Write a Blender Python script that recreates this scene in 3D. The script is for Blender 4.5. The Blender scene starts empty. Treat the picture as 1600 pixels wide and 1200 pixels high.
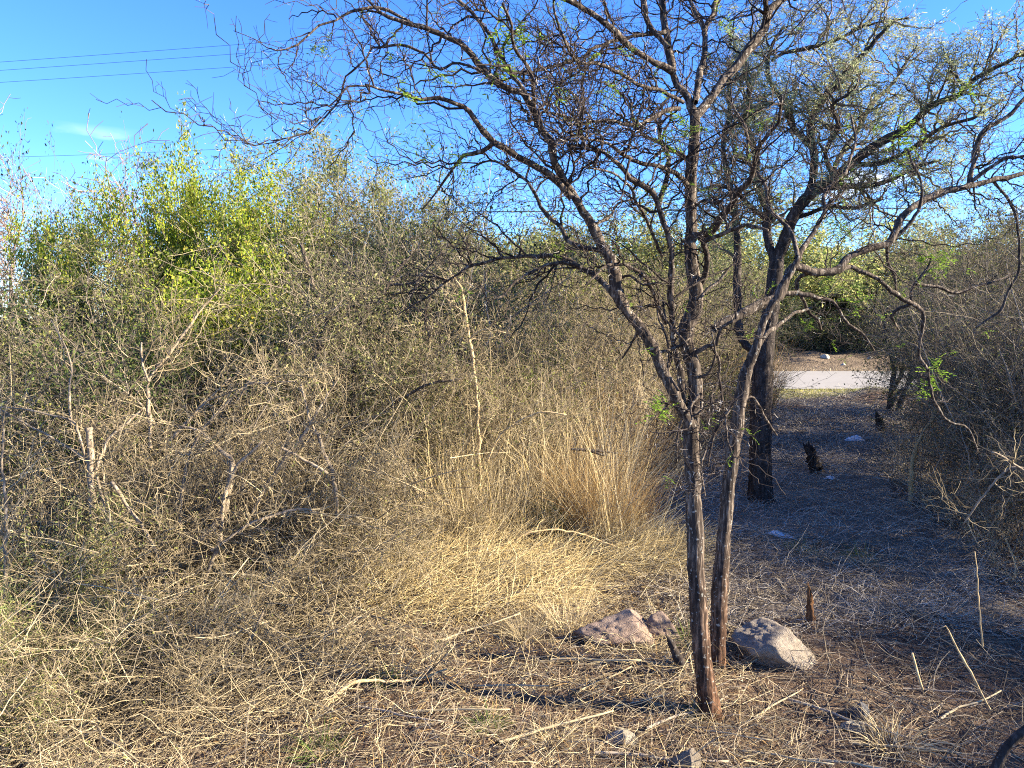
import bpy, math
import numpy as np
from mathutils import Vector

# ------------------------------------------------------------------ camera, sky, sun, exposure
scene = bpy.context.scene
CAM_H, FOC, PITCH = 2.0, 1155.0, math.atan(100 / 1155.0)
cam_d = bpy.data.cameras.new('camera'); cam = bpy.data.objects.new('camera', cam_d)
scene.collection.objects.link(cam); scene.camera = cam
cam.location = (0, 0, CAM_H); cam.rotation_euler = (math.pi / 2 - PITCH, 0, 0)
cam_d.sensor_width = 36; cam_d.lens = FOC / 1600 * 36; cam_d.clip_start = 0.05; cam_d.clip_end = 2000

SUN_EL, SUN_AZ = math.radians(25), math.radians(96)      # azimuth measured from +Y towards +X
world = bpy.data.worlds.new('World'); scene.world = world; world.use_nodes = True
wn = world.node_tree; wn.nodes.clear()
out = wn.nodes.new('ShaderNodeOutputWorld'); bg = wn.nodes.new('ShaderNodeBackground')
sky = wn.nodes.new('ShaderNodeTexSky'); sky.sky_type = 'NISHITA'; sky.sun_disc = False
sky.sun_elevation = SUN_EL; sky.sun_rotation = SUN_AZ
sky.air_density = 1.0; sky.dust_density = 0.0; sky.ozone_density = 7.0; sky.altitude = 900
bg.inputs['Strength'].default_value = 0.094
# a few small fair-weather clouds low along the horizon, all round
tc = wn.nodes.new('ShaderNodeTexCoord'); sep = wn.nodes.new('ShaderNodeSeparateXYZ')
mp = wn.nodes.new('ShaderNodeMapping'); mp.inputs['Scale'].default_value = (3.2, 3.2, 9.0); mp.inputs['Location'].default_value = (0.35, 0.1, 0.0)
nz = wn.nodes.new('ShaderNodeTexNoise'); nz.inputs['Scale'].default_value = 2.2; nz.inputs['Detail'].default_value = 7
cr = wn.nodes.new('ShaderNodeValToRGB'); cr.color_ramp.elements[0].position = 0.645; cr.color_ramp.elements[1].position = 0.74
el = wn.nodes.new('ShaderNodeMapRange'); el.inputs['From Min'].default_value = 0.22; el.inputs['From Max'].default_value = 0.13
mul = wn.nodes.new('ShaderNodeMath'); mul.operation = 'MULTIPLY'
mixc = wn.nodes.new('ShaderNodeMixRGB'); mixc.inputs['Color2'].default_value = (7.0, 7.0, 7.4, 1)
L = wn.links.new
L(tc.outputs['Generated'], mp.inputs['Vector']); L(mp.outputs['Vector'], nz.inputs['Vector'])
L(tc.outputs['Generated'], sep.inputs[0]); L(sep.outputs['Z'], el.inputs['Value'])
L(nz.outputs['Fac'], cr.inputs['Fac']); L(cr.outputs['Color'], mul.inputs[0]); L(el.outputs['Result'], mul.inputs[1])
hsv = wn.nodes.new('ShaderNodeHueSaturation'); hsv.inputs['Saturation'].default_value = 1.12; hsv.inputs['Hue'].default_value = 0.512; hsv.inputs['Value'].default_value = 0.95; L(sky.outputs['Color'], hsv.inputs['Color'])
L(mul.outputs[0], mixc.inputs['Fac']); L(hsv.outputs['Color'], mixc.inputs['Color1'])
L(mixc.outputs['Color'], bg.inputs['Color']); L(bg.outputs[0], out.inputs[0])

sun_d = bpy.data.lights.new('sun', 'SUN'); sun = bpy.data.objects.new('sun', sun_d); scene.collection.objects.link(sun)
sun_d.energy = 5.0; sun_d.angle = math.radians(0.5); sun_d.color = (1.0, 0.865, 0.64)
sdir = Vector((math.sin(SUN_AZ) * math.cos(SUN_EL), math.cos(SUN_AZ) * math.cos(SUN_EL), math.sin(SUN_EL)))
sun.rotation_euler = sdir.to_track_quat('Z', 'Y').to_euler(); sun.location = (30, 5, 20)

vs = scene.view_settings
vs.view_transform = 'Standard'; vs.look = 'None'; vs.gamma = 1.0; vs.exposure = 2.3; vs.use_curve_mapping = False
cy = scene.cycles
cy.max_bounces = 3; cy.diffuse_bounces = 2; cy.glossy_bounces = 1; cy.transmission_bounces = 3; cy.transparent_max_bounces = 4
cy.use_denoising = False; cy.filter_width = 1.1; cy.use_adaptive_sampling = False
cy.sample_clamp_indirect = 4.0; cy.debug_use_spatial_splits = True

# ------------------------------------------------------------------ helpers
rng = np.random.default_rng(7)
col = scene.collection

def nrm(v): return v / np.maximum(np.linalg.norm(v, axis=-1, keepdims=True), 1e-9)

CP, SP = math.cos(PITCH), math.sin(PITCH)
def ray(px, py):
    a = (px - 800) / FOC; b = (600 - py) / FOC
    return np.array([a, CP + b * SP, -SP + b * CP])
def W(px, py, d):                       # the point seen at a pixel, at distance d along world Y
    r = ray(px, py); return np.array([0, 0, CAM_H]) + r * (d / r[1])
def G(px, py):                          # ground point seen at a pixel
    r = ray(px, py); p = np.array([0, 0, CAM_H]) + r * (CAM_H / -r[2]); return p

def gz(x, y):                           # terrain height
    x = np.asarray(x, float); y = np.asarray(y, float)
    n = 0.022 * np.sin(1.9 * x + 0.7 * y) + 0.018 * np.sin(3.3 * y - 1.1 * x + 1) + 0.012 * np.sin(5.1 * x + 2.3 * y + 2)
    fade = np.clip((19.5 - y) / 2.5, 0, 1) * np.clip((y + 6) / 3, 0, 1)
    m = 0.12 * np.exp(-(((x + 0.55) / 0.75) ** 2 + ((y - 5.4) / 0.6) ** 2))
    m += 0.10 * np.exp(-(((x - 0.9) / 0.5) ** 2 + ((y - 6.1) / 0.4) ** 2))
    m += 0.05 * np.exp(-(((x - 1.05) / 0.35) ** 2 + ((y - 3.95) / 0.3) ** 2))
    m += 0.28 * np.exp(-(((x - 9.2) / 0.8) ** 2 + ((y - 18.6) / 0.5) ** 2))
    return n * fade + m

def finish(me, mats, smooth=True):
    for m in (mats if isinstance(mats, (list, tuple)) else [mats]): me.materials.append(m)
    return me

def build(name, V, quads=None, tris=None, mat=None, tint=None, smooth=True):
    me = bpy.data.meshes.new(name)
    V = np.asarray(V, np.float32)
    me.vertices.add(len(V)); me.vertices.foreach_set('co', V.ravel())
    nq = 0 if quads is None else len(quads); nt = 0 if tris is None else len(tris)
    li = []; tot = []
    if nq: li.append(np.asarray(quads, np.int32).ravel()); tot.append(np.full(nq, 4, np.int32))
    if nt: li.append(np.asarray(tris, np.int32).ravel()); tot.append(np.full(nt, 3, np.int32))
    li = np.concatenate(li); tot = np.concatenate(tot)
    st = np.concatenate([[0], np.cumsum(tot)[:-1]]).astype(np.int32)
    me.loops.add(len(li)); me.loops.foreach_set('vertex_index', li)
    me.polygons.add(len(tot)); me.polygons.foreach_set('loop_start', st)
    me.polygons.foreach_set('use_smooth', np.full(len(tot), smooth))
    if tint is not None:
        a = me.attributes.new('tint', 'FLOAT', 'POINT'); a.data.foreach_set('value', np.asarray(tint, np.float32))
    me.update(calc_edges=True)
    if mat is not None: me.materials.append(mat)
    return me

class Geo:                               # collects vertices / quads / tris
    def __init__(s): s.V = []; s.Q = []; s.T = []; s.t = []; s.n = 0
    def add(s, V, Q=None, T=None, tint=None):
        V = np.asarray(V).reshape(-1, 3); s.V.append(V)
        if Q is not None: s.Q.append(np.asarray(Q) + s.n)
        if T is not None: s.T.append(np.asarray(T) + s.n)
        s.t.append(np.full(len(V), 0.5) if tint is None else np.asarray(tint).ravel()); s.n += len(V)
    def tubes(s, P, R, sides=3, tint=None, cap=False):
        P = np.asarray(P, float); R = np.asarray(R, float); N, K, _ = P.shape
        T = np.empty_like(P); T[:, 1:-1] = P[:, 2:] - P[:, :-2]; T[:, 0] = P[:, 1] - P[:, 0]; T[:, -1] = P[:, -1] - P[:, -2]
        T = nrm(T)
        ref = np.where(np.abs(T[:, 0, 2:3]) < 0.8, np.array([[0, 0, 1.0]]), np.array([[1.0, 0, 0]]))
        u = nrm(np.cross(T[:, 0], ref)); ang = np.arange(sides) * 2 * math.pi / sides
        V = np.empty((N, K, sides, 3))
        for k in range(K):
            u = nrm(u - T[:, k] * np.sum(u * T[:, k], -1, keepdims=True)); v = np.cross(T[:, k], u)
            V[:, k] = P[:, k, None, :] + R[:, k, None, None] * (np.cos(ang)[None, :, None] * u[:, None] + np.sin(ang)[None, :, None] * v[:, None])
        base = (np.arange(N) * K * sides)[:, None, None]
        k = np.arange(K - 1)[None, :, None] * sides; a = np.arange(sides)[None, None, :]; b = (a + 1) % sides
        Q = np.stack([base + k + a, base + k + b, base + k + sides + b, base + k + sides + a], -1).reshape(-1, 4)
        tn = rng.random(N) if tint is None else np.broadcast_to(np.asarray(tint, float), (N,))
        TT = None
        if cap:
            c0 = base[:, 0, :] + (K - 1) * sides
            TT = np.concatenate([np.stack([c0[:, 0], c0[:, 0] + i, c0[:, 0] + i + 1], -1) for i in range(1, sides - 1)])
        s.add(V, Q, TT, np.repeat(tn, K * sides)); return V
    def blades(s, P, Wd, side=None, tint=None):    # flat tapering ribbons
        P = np.asarray(P, float); N, K, _ = P.shape
        if side is None: side = nrm(np.cross(P[:, -1] - P[:, 0], rng.normal(size=(N, 3))))
        w = Wd[:, :, None] * side[:, None, :]
        V = np.stack([P - w, P + w], 2)
        base = (np.arange(N) * K * 2)[:, None]; k = np.arange(K - 1)[None, :] * 2
        Q = np.stack([base + k, base + k + 1, base + k + 3, base + k + 2], -1).reshape(-1, 4)
        tn = rng.random(N) if tint is None else np.broadcast_to(np.asarray(tint, float), (N,))
        s.add(V, Q, None, np.repeat(tn, K * 2))
    def leaves(s, C, size, aspect=0.5, tint=None, up=0.3):    # small folded leaf diamonds
        N = len(C); d = nrm(rng.normal(size=(N, 3)) + np.array([0, 0, up])); w = nrm(np.cross(d, rng.normal(size=(N, 3)))); n = np.cross(d, w)
        size = np.broadcast_to(np.asarray(size, float), (N,))[:, None]
        V = np.stack([C, C + size * (0.5 * d + aspect * 0.5 * w + 0.12 * n), C + size * d, C + size * (0.5 * d - aspect * 0.5 * w + 0.12 * n)], 1)
        b = np.arange(N)[:, None] * 4
        T = np.concatenate([b + [0, 1, 2], b + [0, 2, 3]])
        tn = rng.random(N) if tint is None else tint
        s.add(V, None, T, np.repeat(tn, 4))
    def mesh(s, name, mat, smooth=True):
        return build(name, np.concatenate(s.V), np.concatenate(s.Q) if s.Q else None, np.concatenate(s.T) if s.T else None, mat, np.concatenate(s.t), smooth)

def walk(P0, D0, Ln, K, wob=0.25, zig=0.0, trop=(0, 0, 0.0)):      # N wandering polylines of K points
    N = len(P0); P = np.empty((N, K, 3)); P[:, 0] = P0; D = nrm(np.asarray(D0, float)); st = (np.asarray(Ln) / (K - 1))[:, None]
    zp = nrm(np.cross(D, rng.normal(size=(N, 3)))); tr = np.asarray(trop, float)
    for k in range(1, K):
        D = nrm(D + wob * rng.normal(size=(N, 3)) + tr)
        step = nrm(D + zig * (1 if k % 2 else -1) * zp * rng.uniform(0.5, 1.3, (N, 1)))
        P[:, k] = P[:, k - 1] + step * st
    return P

def sprout(P, R, n, lo=0.15, hi=1.0, a0=30, a1=70, bias=(0, 0, 0)):  # start points / directions of n side shoots per parent
    N, K, _ = P.shape; idx = np.repeat(np.arange(N), n); M = len(idx)
    t = rng.uniform(lo, hi, M) * (K - 1); i = np.minimum(t.astype(int), K - 2); f = (t - i)[:, None]
    p = P[idx, i] * (1 - f) + P[idx, i + 1] * f; d = nrm(P[idx, i + 1] - P[idx, i])
    r = R[idx, i] * (1 - f[:, 0]) + R[idx, i + 1] * f[:, 0]
    q = nrm(np.cross(d, rng.normal(size=(M, 3)))); a = np.radians(rng.uniform(a0, a1, M))[:, None]
    return p, nrm(np.cos(a) * d + np.sin(a) * q + np.asarray(bias)), r, t / (K - 1)

def taper(N, K, r0, r1):
    return np.asarray(r0).reshape(-1, 1) * (1 - np.linspace(0, 1, K)) + np.asarray(r1).reshape(-1, 1) * np.linspace(0, 1, K) + np.zeros((N, 1))

def resample(pts, vals, step):           # smooth polyline through control points
    pts = np.asarray(pts, float); n = len(pts)
    ext = np.vstack([2 * pts[0] - pts[1], pts, 2 * pts[-1] - pts[-2]]); o = []; ov = []
    for i in range(n - 1):
        p0, p1, p2, p3 = ext[i:i + 4]; m = max(1, int(np.linalg.norm(p2 - p1) / step))
        for j in range(m):
            t = j / m
            o.append(0.5 * (2 * p1 + (p2 - p0) * t + (2 * p0 - 5 * p1 + 4 * p2 - p3) * t * t + (3 * p1 - p0 - 3 * p2 + p3) * t ** 3))
            ov.append(vals[i] * (1 - t) + vals[i + 1] * t)
    o.append(pts[-1]); ov.append(vals[-1]); return np.array(o), np.array(ov)

def link(name, data, parent=None, kind=None, label=None, cat=None, group=None, loc=None, rz=0, sc=None):
    o = bpy.data.objects.new(name, data); col.objects.link(o)
    if parent is not None: o.parent = parent
    if kind: o['kind'] = kind
    if label: o['label'] = label
    if cat: o['category'] = cat
    if group: o['group'] = group
    if loc is not None: o.location = loc
    o.rotation_euler.z = rz
    if sc is not None: o.scale = sc if hasattr(sc, '__len__') else (sc, sc, sc)
    return o

# ------------------------------------------------------------------ materials
def ramp_mat(name, cols, rough=0.9, noise=None, bump=0.0, trans=0.0, objvar=0.15, nscale=40.0, spec=0.15):
    """colour picked by the per-piece 'tint' value along a ramp, a little noise on it; optional bump and leaf translucency"""
    m = bpy.data.materials.new(name); m.use_nodes = True; nt = m.node_tree; nt.nodes.clear(); Lk = nt.links.new
    o = nt.nodes.new('ShaderNodeOutputMaterial'); at = nt.nodes.new('ShaderNodeAttribute'); at.attribute_name = 'tint'
    rp = nt.nodes.new('ShaderNodeValToRGB'); e = rp.color_ramp.elements
    while len(e) < len(cols): e.new(0.5)
    for i, c in enumerate(cols): e[i].position = i / max(1, len(cols) - 1); e[i].color = (*c, 1)
    fac = at.outputs['Fac']
    tcn = nt.nodes.new('ShaderNodeTexCoord')
    if noise:
        n = nt.nodes.new('ShaderNodeTexNoise'); n.inputs['Scale'].default_value = nscale; n.inputs['Detail'].default_value = 4
        Lk(tcn.outputs['Object'], n.inputs['Vector'])
        ma = nt.nodes.new('ShaderNodeMath'); ma.operation = 'MULTIPLY_ADD'; ma.inputs[1].default_value = noise; Lk(n.outputs['Fac'], ma.inputs[0])
        sb = nt.nodes.new('ShaderNodeMath'); sb.operation = 'SUBTRACT'; sb.inputs[1].default_value = noise * 0.5; Lk(fac, sb.inputs[0])
        Lk(sb.outputs[0], ma.inputs[2]); fac = ma.outputs[0]
    Lk(fac, rp.inputs['Fac']); c = rp.outputs['Color']
    if objvar:
        oi = nt.nodes.new('ShaderNodeObjectInfo'); mr = nt.nodes.new('ShaderNodeMapRange')
        mr.inputs['To Min'].default_value = 1 - objvar; mr.inputs['To Max'].default_value = 1 + objvar; Lk(oi.outputs['Random'], mr.inputs['Value'])
        hs = nt.nodes.new('ShaderNodeHueSaturation'); Lk(mr.outputs[0], hs.inputs['Value']); Lk(c, hs.inputs['Color']); c = hs.outputs['Color']
    p = nt.nodes.new('ShaderNodeBsdfPrincipled'); p.inputs['Roughness'].default_value = rough; p.inputs['Specular IOR Level'].default_value = spec
    Lk(c, p.inputs['Base Color'])
    if bump:
        bn = nt.nodes.new('ShaderNodeTexNoise'); bn.inputs['Scale'].default_value = nscale * 2; bn.inputs['Detail'].default_value = 5
        Lk(tcn.outputs['Object'], bn.inputs['Vector'])
        b = nt.nodes.new('ShaderNodeBump'); b.inputs['Strength'].default_value = bump; b.inputs['Distance'].default_value = 0.01
        Lk(bn.outputs['Fac'], b.inputs['Height']); Lk(b.outputs[0], p.inputs['Normal'])
    if trans:
        t = nt.nodes.new('ShaderNodeBsdfTranslucent'); Lk(c, t.inputs['Color']); mx = nt.nodes.new('ShaderNodeMixShader'); mx.inputs[0].default_value = trans
        Lk(p.outputs[0], mx.inputs[1]); Lk(t.outputs[0], mx.inputs[2]); Lk(mx.outputs[0], o.inputs[0])
    else: Lk(p.outputs[0], o.inputs[0])
    return m

def bark_mat(name, dark, mid, light, sx=60, sz=9, lich=0.0, bump=0.8, basecol=None):
    m = bpy.data.materials.new(name); m.use_nodes = True; nt = m.node_tree; nt.nodes.clear(); Lk = nt.links.new
    o = nt.nodes.new('ShaderNodeOutputMaterial'); p = nt.nodes.new('ShaderNodeBsdfPrincipled'); p.inputs['Roughness'].default_value = 0.92; p.inputs['Specular IOR Level'].default_value = 0.15
    tcn = nt.nodes.new('ShaderNodeTexCoord'); mpn = nt.nodes.new('ShaderNodeMapping'); mpn.inputs['Scale'].default_value = (sx, sx, sz)
    Lk(tcn.outputs['Object'], mpn.inputs[0])
    n1 = nt.nodes.new('ShaderNodeTexNoise'); n1.inputs['Scale'].default_value = 1.0; n1.inputs['Detail'].default_value = 6; n1.inputs['Roughness'].default_value = 0.65; Lk(mpn.outputs[0], n1.inputs['Vector'])
    rp = nt.nodes.new('ShaderNodeValToRGB'); e = rp.color_ramp.elements; e.new(0.5)
    e[0].position = 0.3; e[0].color = (*dark, 1); e[1].position = 0.5; e[1].color = (*mid, 1); e[2].position = 0.72; e[2].color = (*light, 1)
    Lk(n1.outputs['Fac'], rp.inputs['Fac']); c = rp.outputs['Color']
    if basecol:                      # redder bark near the foot, up to about 0.7 m
        sp = nt.nodes.new('ShaderNodeSeparateXYZ'); Lk(tcn.outputs['Object'], sp.inputs[0])
        mr = nt.nodes.new('ShaderNodeMapRange'); mr.inputs['From Min'].default_value = 0.9; mr.inputs['From Max'].default_value = 0.05; Lk(sp.outputs['Z'], mr.inputs['Value'])
        mx = nt.nodes.new('ShaderNodeMixRGB'); mx.blend_type = 'MULTIPLY'; mx.inputs['Color2'].default_value = (*basecol, 1); Lk(mr.outputs[0], mx.inputs['Fac']); Lk(c, mx.inputs['Color1']); c = mx.outputs['Color']
    if lich:
        v = nt.nodes.new('ShaderNodeTexNoise'); v.inputs['Scale'].default_value = 55; v.inputs['Detail'].default_value = 3; Lk(tcn.outputs['Object'], v.inputs['Vector'])
        r2 = nt.nodes.new('ShaderNodeValToRGB'); r2.color_ramp.elements[0].position = 0.62; r2.color_ramp.elements[1].position = 0.68; Lk(v.outputs['Fac'], r2.inputs['Fac'])
        ml = nt.nodes.new('ShaderNodeMath'); ml.operation = 'MULTIPLY'; ml.inputs[1].default_value = lich; Lk(r2.outputs['Color'], ml.inputs[0])
        mx = nt.nodes.new('ShaderNodeMixRGB'); mx.inputs['Color2'].default_value = (0.42, 0.42, 0.38, 1); Lk(ml.outputs[0], mx.inputs['Fac']); Lk(c, mx.inputs['Color1']); c = mx.outputs['Color']
    Lk(c, p.inputs['Base Color'])
    b = nt.nodes.new('ShaderNodeBump'); b.inputs['Strength'].default_value = bump; b.inputs['Distance'].default_value = 0.012; Lk(n1.outputs['Fac'], b.inputs['Height']); Lk(b.outputs[0], p.inputs['Normal'])
    Lk(p.outputs[0], o.inputs[0]); return m

def ground_mat(name, cols, scales=(1.3, 14, 120), bump=0.6, dist=0.03):
    m = bpy.data.materials.new(name); m.use_nodes = True; nt = m.node_tree; nt.nodes.clear(); Lk = nt.links.new
    o = nt.nodes.new('ShaderNodeOutputMaterial'); p = nt.nodes.new('ShaderNodeBsdfPrincipled'); p.inputs['Roughness'].default_value = 0.95; p.inputs['Specular IOR Level'].default_value = 0.1
    tcn = nt.nodes.new('ShaderNodeTexCoord'); prev = None
    for i, s in enumerate(scales):
        n = nt.nodes.new('ShaderNodeTexNoise'); n.inputs['Scale'].default_value = s; n.inputs['Detail'].default_value = 5; Lk(tcn.outputs['Object'], n.inputs['Vector'])
        if prev is None: prev = n.outputs['Fac']
        else:
            a = nt.nodes.new('ShaderNodeMix'); a.inputs[0].default_value = 0.45; Lk(prev, a.inputs[2]); Lk(n.outputs['Fac'], a.inputs[3]); prev = a.outputs[0]
    rp = nt.nodes.new('ShaderNodeValToRGB'); e = rp.color_ramp.elements
    while len(e) < len(cols): e.new(0.5)
    for i, c in enumerate(cols): e[i].position = 0.33 + 0.34 * i / (len(cols) - 1); e[i].color = (*c, 1)
    Lk(prev, rp.inputs['Fac']); Lk(rp.outputs['Color'], p.inputs['Base Color'])
    b = nt.nodes.new('ShaderNodeBump'); b.inputs['Strength'].default_value = bump; b.inputs['Distance'].default_value = dist; Lk(prev, b.inputs['Height']); Lk(b.outputs[0], p.inputs['Normal'])
    Lk(p.outputs[0], o.inputs[0]); return m

M = {}
M['bark'] = bark_mat('thorn_tree_bark', (0.012, 0.0095, 0.0085), (0.056, 0.043, 0.035), (0.28, 0.23, 0.18), lich=0.5, basecol=(0.95, 0.62, 0.45))
M['bark_dark'] = bark_mat('dark_bark', (0.012, 0.010, 0.009), (0.035, 0.028, 0.025), (0.11, 0.09, 0.08), sx=30, sz=7, lich=0.25)
M['bark_twig'] = ramp_mat('thorn_twig_bark', [(0.018, 0.014, 0.013), (0.04, 0.031, 0.028), (0.095, 0.075, 0.063)], noise=0.5, objvar=0.05, nscale=25)
M['bark_pale'] = bark_mat('pale_dead_bark', (0.08, 0.064, 0.048), (0.24, 0.19, 0.135), (0.44, 0.36, 0.26), sx=45, sz=12, lich=0.4, bump=0.9)
M['bark_tan'] = bark_mat('tan_stem_bark', (0.26, 0.19, 0.10), (0.44, 0.33, 0.18), (0.55, 0.43, 0.25), sx=45, sz=9, bump=0.3)
M['spine'] = ramp_mat('thorn', [(0.5, 0.46, 0.42), (0.7, 0.66, 0.6)], rough=0.5, objvar=0)
M['grey_stem'] = ramp_mat('grey_shrub_stem', [(0.10, 0.08, 0.065), (0.20, 0.165, 0.13), (0.33, 0.28, 0.22)], noise=0.6, nscale=20)
M['grey_twig'] = ramp_mat('grey_shrub_twig', [(0.06, 0.05, 0.04), (0.15, 0.125, 0.092), (0.33, 0.28, 0.20)], noise=0.2)
M['straw_twig'] = ramp_mat('straw_shrub_twig', [(0.09, 0.07, 0.045), (0.23, 0.185, 0.115), (0.46, 0.38, 0.24)], noise=0.2)
M['pink_twig'] = ramp_mat('pinkish_bare_twig', [(0.12, 0.09, 0.075), (0.22, 0.165, 0.135), (0.32, 0.245, 0.20)], noise=0.2)
M['dark_twig'] = ramp_mat('dark_shrub_twig', [(0.05, 0.04, 0.035), (0.10, 0.08, 0.065), (0.18, 0.15, 0.12)], noise=0.3)
M['leaf_grey'] = ramp_mat('grey_green_leaf', [(0.045, 0.055, 0.022), (0.10, 0.115, 0.045), (0.19, 0.19, 0.075), (0.28, 0.25, 0.12)], trans=0.3)
M['leaf_yellow'] = ramp_mat('yellow_green_leaf', [(0.09, 0.15, 0.015), (0.22, 0.31, 0.03), (0.37, 0.45, 0.05), (0.50, 0.40, 0.07)], trans=0.5, objvar=0.08, spec=0.3)
M['leaf_dark'] = ramp_mat('dark_green_leaf', [(0.02, 0.035, 0.012), (0.05, 0.075, 0.02), (0.10, 0.13, 0.035)], trans=0.3, spec=0.3)
M['leaf_feather'] = ramp_mat('pale_feathery_leaf', [(0.15, 0.19, 0.06), (0.25, 0.30, 0.10), (0.36, 0.39, 0.16), (0.40, 0.35, 0.13)], trans=0.5)
M['leaf_silver'] = ramp_mat('silvery_feathery_leaf', [(0.17, 0.20, 0.10), (0.28, 0.32, 0.17), (0.42, 0.45, 0.27)], trans=0.5)
M['leaf_olive'] = ramp_mat('olive_leaf', [(0.07, 0.085, 0.025), (0.16, 0.18, 0.05), (0.29, 0.29, 0.085)], trans=0.35)
M['leaf_bright'] = ramp_mat('fresh_green_leaflet', [(0.10, 0.20, 0.02), (0.18, 0.30, 0.035), (0.30, 0.40, 0.06)], trans=0.45, objvar=0.05)
M['straw'] = ramp_mat('dry_straw', [(0.15, 0.115, 0.07), (0.34, 0.27, 0.155), (0.54, 0.44, 0.26), (0.70, 0.60, 0.38)], objvar=0.08, trans=0.08)
M['straw_bright'] = ramp_mat('bright_straw', [(0.30, 0.22, 0.10), (0.55, 0.43, 0.21), (0.75, 0.63, 0.36)], objvar=0.05, trans=0.1)
M['path_litter'] = ramp_mat('grey_path_litter', [(0.12, 0.10, 0.085), (0.30, 0.26, 0.215), (0.48, 0.43, 0.35), (0.64, 0.58, 0.48)], objvar=0)
M['straw_orange'] = ramp_mat('orange_dry_grass', [(0.22, 0.13, 0.06), (0.42, 0.27, 0.11), (0.58, 0.42, 0.20)], objvar=0.08, trans=0.15)
M['litter'] = ramp_mat('ground_litter', [(0.05, 0.038, 0.03), (0.15, 0.115, 0.085), (0.30, 0.24, 0.17), (0.50, 0.42, 0.30)], objvar=0)
M['grass_green'] = ramp_mat('green_grass_blade', [(0.05, 0.10, 0.02), (0.12, 0.19, 0.04), (0.30, 0.30, 0.10)], trans=0.3)
M['verge'] = ramp_mat('yellowing_verge_grass', [(0.16, 0.20, 0.05), (0.36, 0.36, 0.12), (0.55, 0.48, 0.22)], trans=0.3, objvar=0)
M['soil'] = ground_mat('brown_soil', [(0.035, 0.023, 0.017), (0.08, 0.053, 0.037), (0.125, 0.085, 0.057), (0.18, 0.13, 0.088)])
M['dirt'] = ground_mat('dusty_verge', [(0.06, 0.045, 0.034), (0.14, 0.108, 0.08), (0.24, 0.185, 0.135)], scales=(0.8, 3, 14), bump=1.0, dist=0.25)
M['asphalt'] = ground_mat('worn_asphalt', [(0.20, 0.193, 0.185), (0.245, 0.235, 0.222), (0.28, 0.268, 0.252)], scales=(0.25, 6, 90), bump=0.2, dist=0.006)
M['wood_red'] = bark_mat('red_brown_rotten_wood', (0.03, 0.018, 0.012), (0.12, 0.06, 0.03), (0.26, 0.14, 0.06), sx=90, sz=14)
M['wire'] = ramp_mat('black_cable', [(0.02, 0.02, 0.022), (0.03, 0.03, 0.032)], rough=0.5, objvar=0)
M['plastic'] = ramp_mat('white_plastic', [(0.68, 0.69, 0.72), (0.82, 0.83, 0.85)], rough=0.35, objvar=0, trans=0.2, spec=0.5)

def rock_mat(name, a, b, c):
    return ground_mat(name, [a, b, c], scales=(2.2, 9, 45), bump=0.9, dist=0.05)
M['rock_pink'] = rock_mat('pink_granite', (0.17, 0.115, 0.095), (0.29, 0.215, 0.175), (0.42, 0.33, 0.27))
M['rock_grey'] = rock_mat('grey_granite', (0.15, 0.125, 0.105), (0.27, 0.23, 0.19), (0.40, 0.35, 0.29))
M['rock_pale'] = rock_mat('pale_stone', (0.26, 0.23, 0.19), (0.40, 0.36, 0.30), (0.52, 0.48, 0.41))
M['rock_blue'] = rock_mat('blue_grey_stone', (0.10, 0.10, 0.11), (0.16, 0.16, 0.175), (0.24, 0.24, 0.25))

# ------------------------------------------------------------------ ground, road, verges
def axis(a, b, fine, lim, coarse):
    s = list(np.arange(a, b, fine)); x = a
    while x > -lim: x -= max(fine, coarse * max(1, abs(x) / 12)); s.insert(0, x)
    x = b
    while x < lim: x += max(fine, coarse * max(1, abs(x) / 12)); s.append(x)
    return np.array(s)
xs = axis(-5, 6, 0.09, 420, 0.8); ys = axis(2, 11, 0.09, 420, 0.8)
def sheet(name, xs, ys, zf, mat):
    X, Y = np.meshgrid(xs, ys); Z = zf(X, Y); nx, ny = len(xs), len(ys)
    i = np.arange(ny - 1)[:, None] * nx + np.arange(nx - 1)[None]
    Q = np.stack([i, i + 1, i + nx + 1, i + nx], -1).reshape(-1, 4)
    return build(name, np.stack([X, Y, Z], -1).reshape(-1, 3), Q, None, mat)
link('ground', sheet('ground', xs, ys, gz, M['soil']), kind='structure')
Y0, Y1 = G(1300, 609)[1], G(1300, 581)[1]
def far_bank(X, Y):                      # rough shoulder rising slightly beyond the road
    t = np.clip((Y - Y1) / 6.0, 0, 1)
    return 0.012 + 0.55 * t * t * (3 - 2 * t) + t * (0.10 * np.sin(1.7 * X + 0.6 * Y) * np.sin(0.9 * Y + 0.4 * X) + 0.05 * np.sin(4.1 * X - 2 * Y))
link('road', sheet('road', np.linspace(-300, 300, 61), np.linspace(Y0, Y1, 9), lambda X, Y: 0.03 + 0.05 * (1 - ((Y - (Y0 + Y1) / 2) / ((Y1 - Y0) / 2)) ** 2), M['asphalt']), kind='structure')
link('far_verge', sheet('far_verge', np.concatenate([np.linspace(-300, -12, 40), np.linspace(-11.5, 34, 120), np.linspace(35, 300, 40)]), np.concatenate([np.linspace(Y1 - 0.25, Y1 + 12, 40), [Y1 + 60, Y1 + 370]]), far_bank, M['dirt']), kind='structure')

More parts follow.
